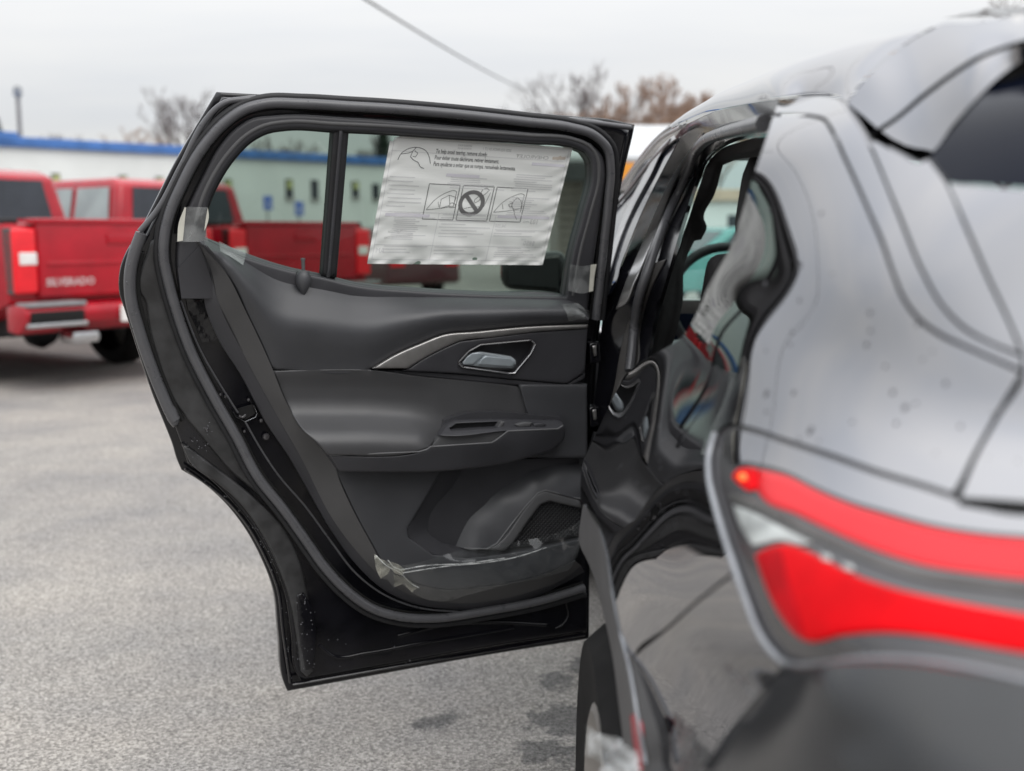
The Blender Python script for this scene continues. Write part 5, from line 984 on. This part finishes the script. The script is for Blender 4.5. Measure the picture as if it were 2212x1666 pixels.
# parked cars ahead, seen through the windscreen
def sedan(name, loc, rz, m, label, group=None):
    r = tag(empty(name, (0, 0, 0)), label, 'car', group)
    _l('body', prism([(0, .35), (.05, .85), (.5, .95), (1.0, .98), (3.3, .92), (4.3, .78), (4.5, .6), (4.45, .3), (.1, .28)], -.9, .9, .09, 3), m, r, 45)
    cb = _l('cabin', prism([(.55, .95), (1.25, 1.42), (2.3, 1.45), (3.3, .92)], -.78, .78, .08, 3, inset=.16), m, r, 45)
    for sx in (-1, 1): V = [(sx * .79, .85, .97), (sx * .70, 1.35, 1.36), (sx * .69, 2.25, 1.38), (sx * .79, 2.95, .97)]; _l('side_window', (V, [(0, 1, 2, 3)]), 'window_dark', cb)
    _l('rear_window', ([(-.6, .60, 1.0), (.6, .60, 1.0), (.55, 1.15, 1.37), (-.55, 1.15, 1.37)], [(0, 1, 2, 3)]), 'window_dark', cb)
    for sx in (-1, 1):
        _l('tail_light', box(sx * .68 - .16, sx * .68 + .16, -.02, .06, .66, .80, .02, 2), 'tail_red', r)
        for y in (.85, 3.55): wheel(r, sx * .78, y, .32, .32, .2, sx, 5, True)
    r.location = loc; r.rotation_euler = (0, 0, rz); return r
sedan('distant_car', (-1.75, 22.5, 0), math.radians(40), 'maroon', 'dark maroon car beyond the pickups, beside the window divider')
pm('teal_car', (.10, .30, .28), .2, nscale=4, nvar=.1); pm('silver_car', (.5, .52, .53), .25, metal=.3, nscale=4, nvar=.1)
sedan('distant_car', (3.4, 15.5, 0), math.radians(-60), 'silver_car', 'silver car parked ahead, seen through the windscreen'); sedan('distant_car', (2.6, 20.5, 0), math.radians(-70), 'teal_car', 'teal car farther ahead, seen through the windscreen')
# ------------------------------------------------------------------ red pickups parked at an angle
def pickup(label):
    r = tag(empty('pickup_truck', (0, 0, 0)), label, 'pickup', 'red pickup trucks parked at an angle')
    W = 1.0
    def arch(yc, R=.50, z0=.46, n=10): return [(yc + R * math.cos(a), max(z0, .42 + R * math.sin(a))) for a in np.linspace(math.pi, 0, n)]
    side = [(.05, .72)] + [(.55, .55)] + arch(1.25) + [(2.1, .46), (4.2, .46)] + arch(4.95) + [(5.62, .5), (5.72, .72), (5.7, 1.02), (5.55, 1.12), (4.35, 1.20), (4.2, 1.30), (.08, 1.36)]
    bd = _l('body', prism(side, -W, W, .035, 2), 'truck_red', r, 40)
    _l('bed_floor', box(-.78, .78, .2, 1.95, 1.30, 1.365, 0), 'rubber_dark', bd)
    for sx in (-1, 1): _l('bed_rail', box(sx * .92 - .07, sx * .92 + .07, .1, 2.02, 1.352, 1.40, .015, 2), 'rubber_dark', bd)
    cb = _l('cab', prism([(2.06, 1.30), (2.16, 1.84), (2.35, 1.91), (3.75, 1.91), (3.95, 1.86), (4.55, 1.28)], -.93, .93, .07, 3, inset=.14), 'truck_red', r, 45)
    _l('rear_window', ([(-.72, 2.075, 1.42), (.72, 2.075, 1.42), (.66, 2.135, 1.80), (-.66, 2.135, 1.80)], [(0, 1, 2, 3)]), 'window_dark', cb)
    _l('window_frame', box(-.80, .80, 2.085, 2.115, 1.36, 1.43, .01, 1), 'rubber_dark', cb)
    for sx in (-1, 1):
        for y0, y1, t0, t1 in ((2.25, 2.98, 2.32, 2.98), (3.08, 4.1, 3.08, 3.78)):
            _l('side_window', ([(sx * .925, y0, 1.38), (sx * .925, y1, 1.38), (sx * .845, t1, 1.80), (sx * .845, t0, 1.80)], [(0, 1, 2, 3)]), 'glass_pale', cb)
        dv_ = _l('door_handle', box(sx * 1.0 - .02, sx * 1.0 + .02, 2.75, 2.92, 1.20, 1.24, .008, 2), 'truck_red', bd)
        _l('mirror', box(sx * 1.13 - .11, sx * 1.13 + .11, 3.85, 4.0, 1.28, 1.50, .03, 3), 'truck_red', cb)
    tg = _l('tailgate', box(-.77, .77, -.03, .06, .76, 1.37, .03, 3), 'truck_red', r, 40)
    _l('tailgate_cap', box(-.80, .80, -.045, .10, 1.355, 1.40, .015, 2), 'truck_red', tg); _l('handle', box(-.14, .14, -.045, -.025, 1.19, 1.28, .01, 2), 'truck_red', tg); _l('tailgate_crease', box(-.70, .70, -.042, -.026, 1.02, 1.05, .006, 1), 'truck_red', tg)
    V, Fs = text_mesh('SILVERADO', .082, 1.05, .003); V = np.stack([V[:, 0] - .72, np.full(len(V), -.036), V[:, 1] + .86], 1); _l('lettering', (V, Fs), 'lettering_pale', tg)
    for sx in (-1, 1):
        tl = _l('tail_light', box(sx * .89 - .105, sx * .89 + .105, -.035, .10, .80, 1.32, .03, 3), 'tail_red', r, 40)
        _l('reverse_lamp', box(sx * .87 - .075, sx * .87 + .075, -.05, -.03, 1.03, 1.13, .01, 2), 'tail_white', tl); _l('lamp_housing', box(sx * .985 - .01, sx * .985 + .012, -.02, .14, .8, 1.32, .004, 1), 'lamp_dark', tl)
        for y in (1.25, 4.95): wheel(r, sx * .86, y, .40, .40, .27, sx, 6, True)
        ex = _l('exhaust_tip', xf(prism([(-.11, -.045), (.11, -.045), (.13, .0), (.11, .045), (-.11, .045), (-.13, 0)], -.14, .04, .01, 2, axis='y'), (sx * .52, -.10, .44)), 'chrome', r)
    bp_ = _l('bumper', prism([(-.16, .56), (-.19, .64), (-.17, .70), (0, .72), (.1, .7), (.1, .5), (-.05, .48)], -1.0, 1.0, .02, 2), 'truck_red', r, 40)
    for sx in (-1, 1):
        st_ = _l('corner_step', box(sx * .73 - .24, sx * .73 + .24, -.20, -.15, .575, .665, .02, 2), 'gap', bp_); _l('step_trim', box(sx * .73 - .26, sx * .73 + .26, -.205, -.14, .535, .575, .012, 2), 'chrome', bp_)
        _l('step_trim', box(sx * .73 - .26, sx * .73 + .26, -.20, -.02, .70, .735, .012, 2), 'steel', bp_)
    _l('licence_plate', box(-.16, .16, -.215, -.195, .54, .68, .005, 1), 'tail_white', bp_)
    V, Fs = merge([tube(None, np.array([(-.7, 1.25, .40), (.7, 1.25, .40)]), .06, None, None, 8), xf(lathe([(.02, -.14), (.15, -.1), (.19, 0), (.15, .1), (.02, .14)], 16, 'x'), (0, 1.25, .40))]); _l('rear_axle', (V, Fs), 'rubber_dark', r)
    _l('underbody', box(-.8, .8, .4, 5.3, .42, .62, .03, 1), 'rubber_dark', r)
    return r
pm('glass_pale', (.30, .36, .36), .06, ior=1.6, nscale=2, nvar=.2)
def place(o, corner_px, Yc, psi):
    c = np.array([(corner_px - CX) / F * Yc, Yc]); h = np.array([-math.sin(psi), math.cos(psi)]); rr = np.array([h[1], -h[0]]); b = c + rr * 1.0; o.location = (b[0], b[1], 0); o.rotation_euler = (0, 0, psi)
t1 = pickup('nearest red pickup with its tailgate and lit lamp left of the open door'); t2 = copy_tree(t1); t2['label'] = 'second red pickup, seen through the door window behind the nearest one'
place(t1, 40, 9.2, math.radians(55)); place(t2, 505, 11.9, math.radians(52))
for t_ in (t1, t2): t_.scale = (1.05, 1.05, 1.05)
# ------------------------------------------------------------------ bare trees, conifer, pole, cable
def bare_tree(name, px, Y, top_py, spread, seed, label, group, red=False, depth=6):
    r = random.Random(seed); base = np.array([(px - CX) / F * Y, Y, 0]); H = HC + (500 - top_py) / F * Y
    tw, br = [], []
    def limb(p, d, ln, rad, lv):
        n = 3; q = p.copy(); pts = [q.copy()]; dd = d.copy()
        for _ in range(n): dd = dd + np.array([r.gauss(0, .12), r.gauss(0, .12), r.gauss(.05, .06)]); dd /= np.linalg.norm(dd); q = q + dd * ln / n; pts.append(q.copy())
        V, Fs = tube(None, np.array(pts), max(rad, .022 if red else (.034 if Y > 65 else .016)), None, None, 5 if lv < 3 else 3, None, (.3, .9, .2), False, np.linspace(1, .6, n + 1)); (br if lv < 3 else tw).append((V, Fs))
        if lv >= depth: return
        for k in range(3 if lv < 2 else r.choice((2, 3, 3))):
            a = r.uniform(0, 6.28); sp = r.uniform(.35, .85) * spread; nd = dd + np.array([math.cos(a) * sp, math.sin(a) * sp, r.uniform(-.05, .3)]); nd /= np.linalg.norm(nd)
            limb(pts[r.choice((2, 3, 3))], nd, ln * r.uniform(.62, .8), rad * .62, lv + 1)
    limb(base, np.array([0, 0, 1.0]), H * .30, H * .016, 0)
    t = tag(empty(name, tuple(base)), label, 'tree', group); V, Fs = merge(br); o = obj('trunk', V, Fs, 'bark', t, 60); V, Fs = merge(tw); o = obj('crown', V, Fs, 'twig_red' if red else 'twig', t, None); return t
G1 = 'bare winter trees behind the lot'
bare_tree('bare_tree', 410, 62, 165, .9, 1, 'leafless grey tree left of the door top, above the building', G1)
bare_tree('bare_tree', 1235, 58, 130, .75, 2, 'tall pale leafless tree above the door, left of the brown trees', G1)
for k, (px, y, top) in enumerate(((1125, 60, 205), (1190, 62, 205))): bare_tree('bare_tree', px, y, top, .9, 20 + k, ['small dark bare tree just above the door top', 'short bare tree between the small dark one and the tall pale one'][k], G1, depth=5)
names = ['leftmost of the reddish-brown bare trees above the door', 'second reddish-brown bare tree from the left', 'middle reddish-brown bare tree above the door corner', 'fourth reddish-brown bare tree from the left', 'reddish-brown bare tree nearest the car roof', 'reddish-brown bare tree behind the windscreen']
for k, (px, top) in enumerate(((1290, 188), (1335, 170), (1385, 165), (1435, 166), (1480, 172), (1530, 186))): bare_tree('bare_tree', px, 55 + 2 * (k % 2), top + 38, .62, 40 + k, names[k], 'reddish-brown trees', True, 7)
bare_tree('bare_tree', 2150, 26, -130, .9, 8, 'bare tree showing over the car roof at the upper right', G1, depth=5)
for k, (px, top) in enumerate(((560, 255), (640, 262), (790, 268), (870, 262))): bare_tree('bare_tree', px, 70 + k, top, .9, 60 + k, ['bare tree above the roof band left in the rear window', 'bare tree above the roof band centre of the rear window', 'bare tree right of the window divider', 'bare tree behind the paper notice'][k], G1, depth=5)
for k, (px, top) in enumerate(((120, 252), (205, 250), (290, 244))): bare_tree('bare_tree', px, 72, top, 1.0, 80 + k, ['low bare tree behind the roof, beside the pole', 'low bare tree behind the roof between pole and tall tree', 'low brown tree behind the roof next to the tall grey tree'][k], G1, k == 2, depth=6)
def conifer(px, Y, top_py, seed, label):
    r = random.Random(seed); b = np.array([(px - CX) / F * Y, Y, 0]); H = HC + (500 - top_py) / F * Y; VV = []; FF = []
    for _ in range(2600):
        h = r.uniform(.12, 1) ; rad = H * .24 * (1 - h) ** .8 * r.uniform(.3, 1.05) + .05; a = r.uniform(0, 6.28); c = b + np.array([rad * math.cos(a), rad * math.sin(a), h * H - rad * .3]); s_ = r.uniform(.10, .26); k = len(VV)
        u = np.array([math.cos(a), math.sin(a), -.35]) * s_; v = np.array([-math.sin(a), math.cos(a), .1]) * s_ * .4; VV += [c - u * .4, c + v, c + u, c - v]; FF.append((k, k+1, k+2, k+3))
    t = tag(empty('conifer', tuple(b)), label, 'tree'); obj('crown', VV, FF, 'needle', t, None); V, Fs = tube(None, np.array([b, b + np.array([0, 0, H * .9])]), .12, None, None, 7, None, (1, 0, 0), False, [1, .2]); obj('trunk', V, Fs, 'bark', t)
conifer(15, 60, 258, 4, 'dark green conifer behind the roof at the left edge'); conifer(835, 62, 272, 5, 'dark green conifer beside the paper notice')
pb = np.array([(66 - CX) / F * 52, 52.0, 0]); ph = HC + 302 / F * 52
po = tag(empty('utility_pole', tuple(pb)), 'grey utility pole standing behind the white building', 'pole'); _l('post', tube(None, np.array([(0, 0, 0), (0, 0, ph)]), .12, None, None, 10, None, (1, 0, 0), False, [1, .75]), 'pole_wood', po); _l('pole_cap', box(-.15, .15, -.15, .15, ph - .45, ph - .05, .03, 2), 'steel', po)
def cable(name, a, b, r, sag, label):
    t = np.linspace(0, 1, 30)[:, None]; P = a * (1 - t) + b * t; P[:, 2] -= sag * 4 * (t * (1 - t))[:, 0]; tag(tube(name, P, r, 'cable', None, 6, None, (0, 1, .2)), label, 'cable')
a_ = atY(742, -55, 14)[0]; b_ = atY(1165, 202, 48)[0]; cable('power_cable', a_ + (a_ - b_) * .2, b_ + (b_ - a_) * .1, 0.018, .25, 'dark overhead cable crossing the sky above the door')

def mirror_dir(px, py):
    q = body([px], [py])[0]; n = body_n(q[None])[0]; i = q - CAM; i /= np.linalg.norm(i); return q, i - 2 * (i @ n) * n
(qa, oa), (qb, ob) = mirror_dir(1692, 300), mirror_dir(1770, 575)
ca, cb = qa + oa * 16, qb + ob * 22; cable('power_cable', ca + (ca - cb) * .5, cb + (cb - ca) * .5, .03, .3, 'overhead cable left of the lot, seen mirrored in the rear pillar')
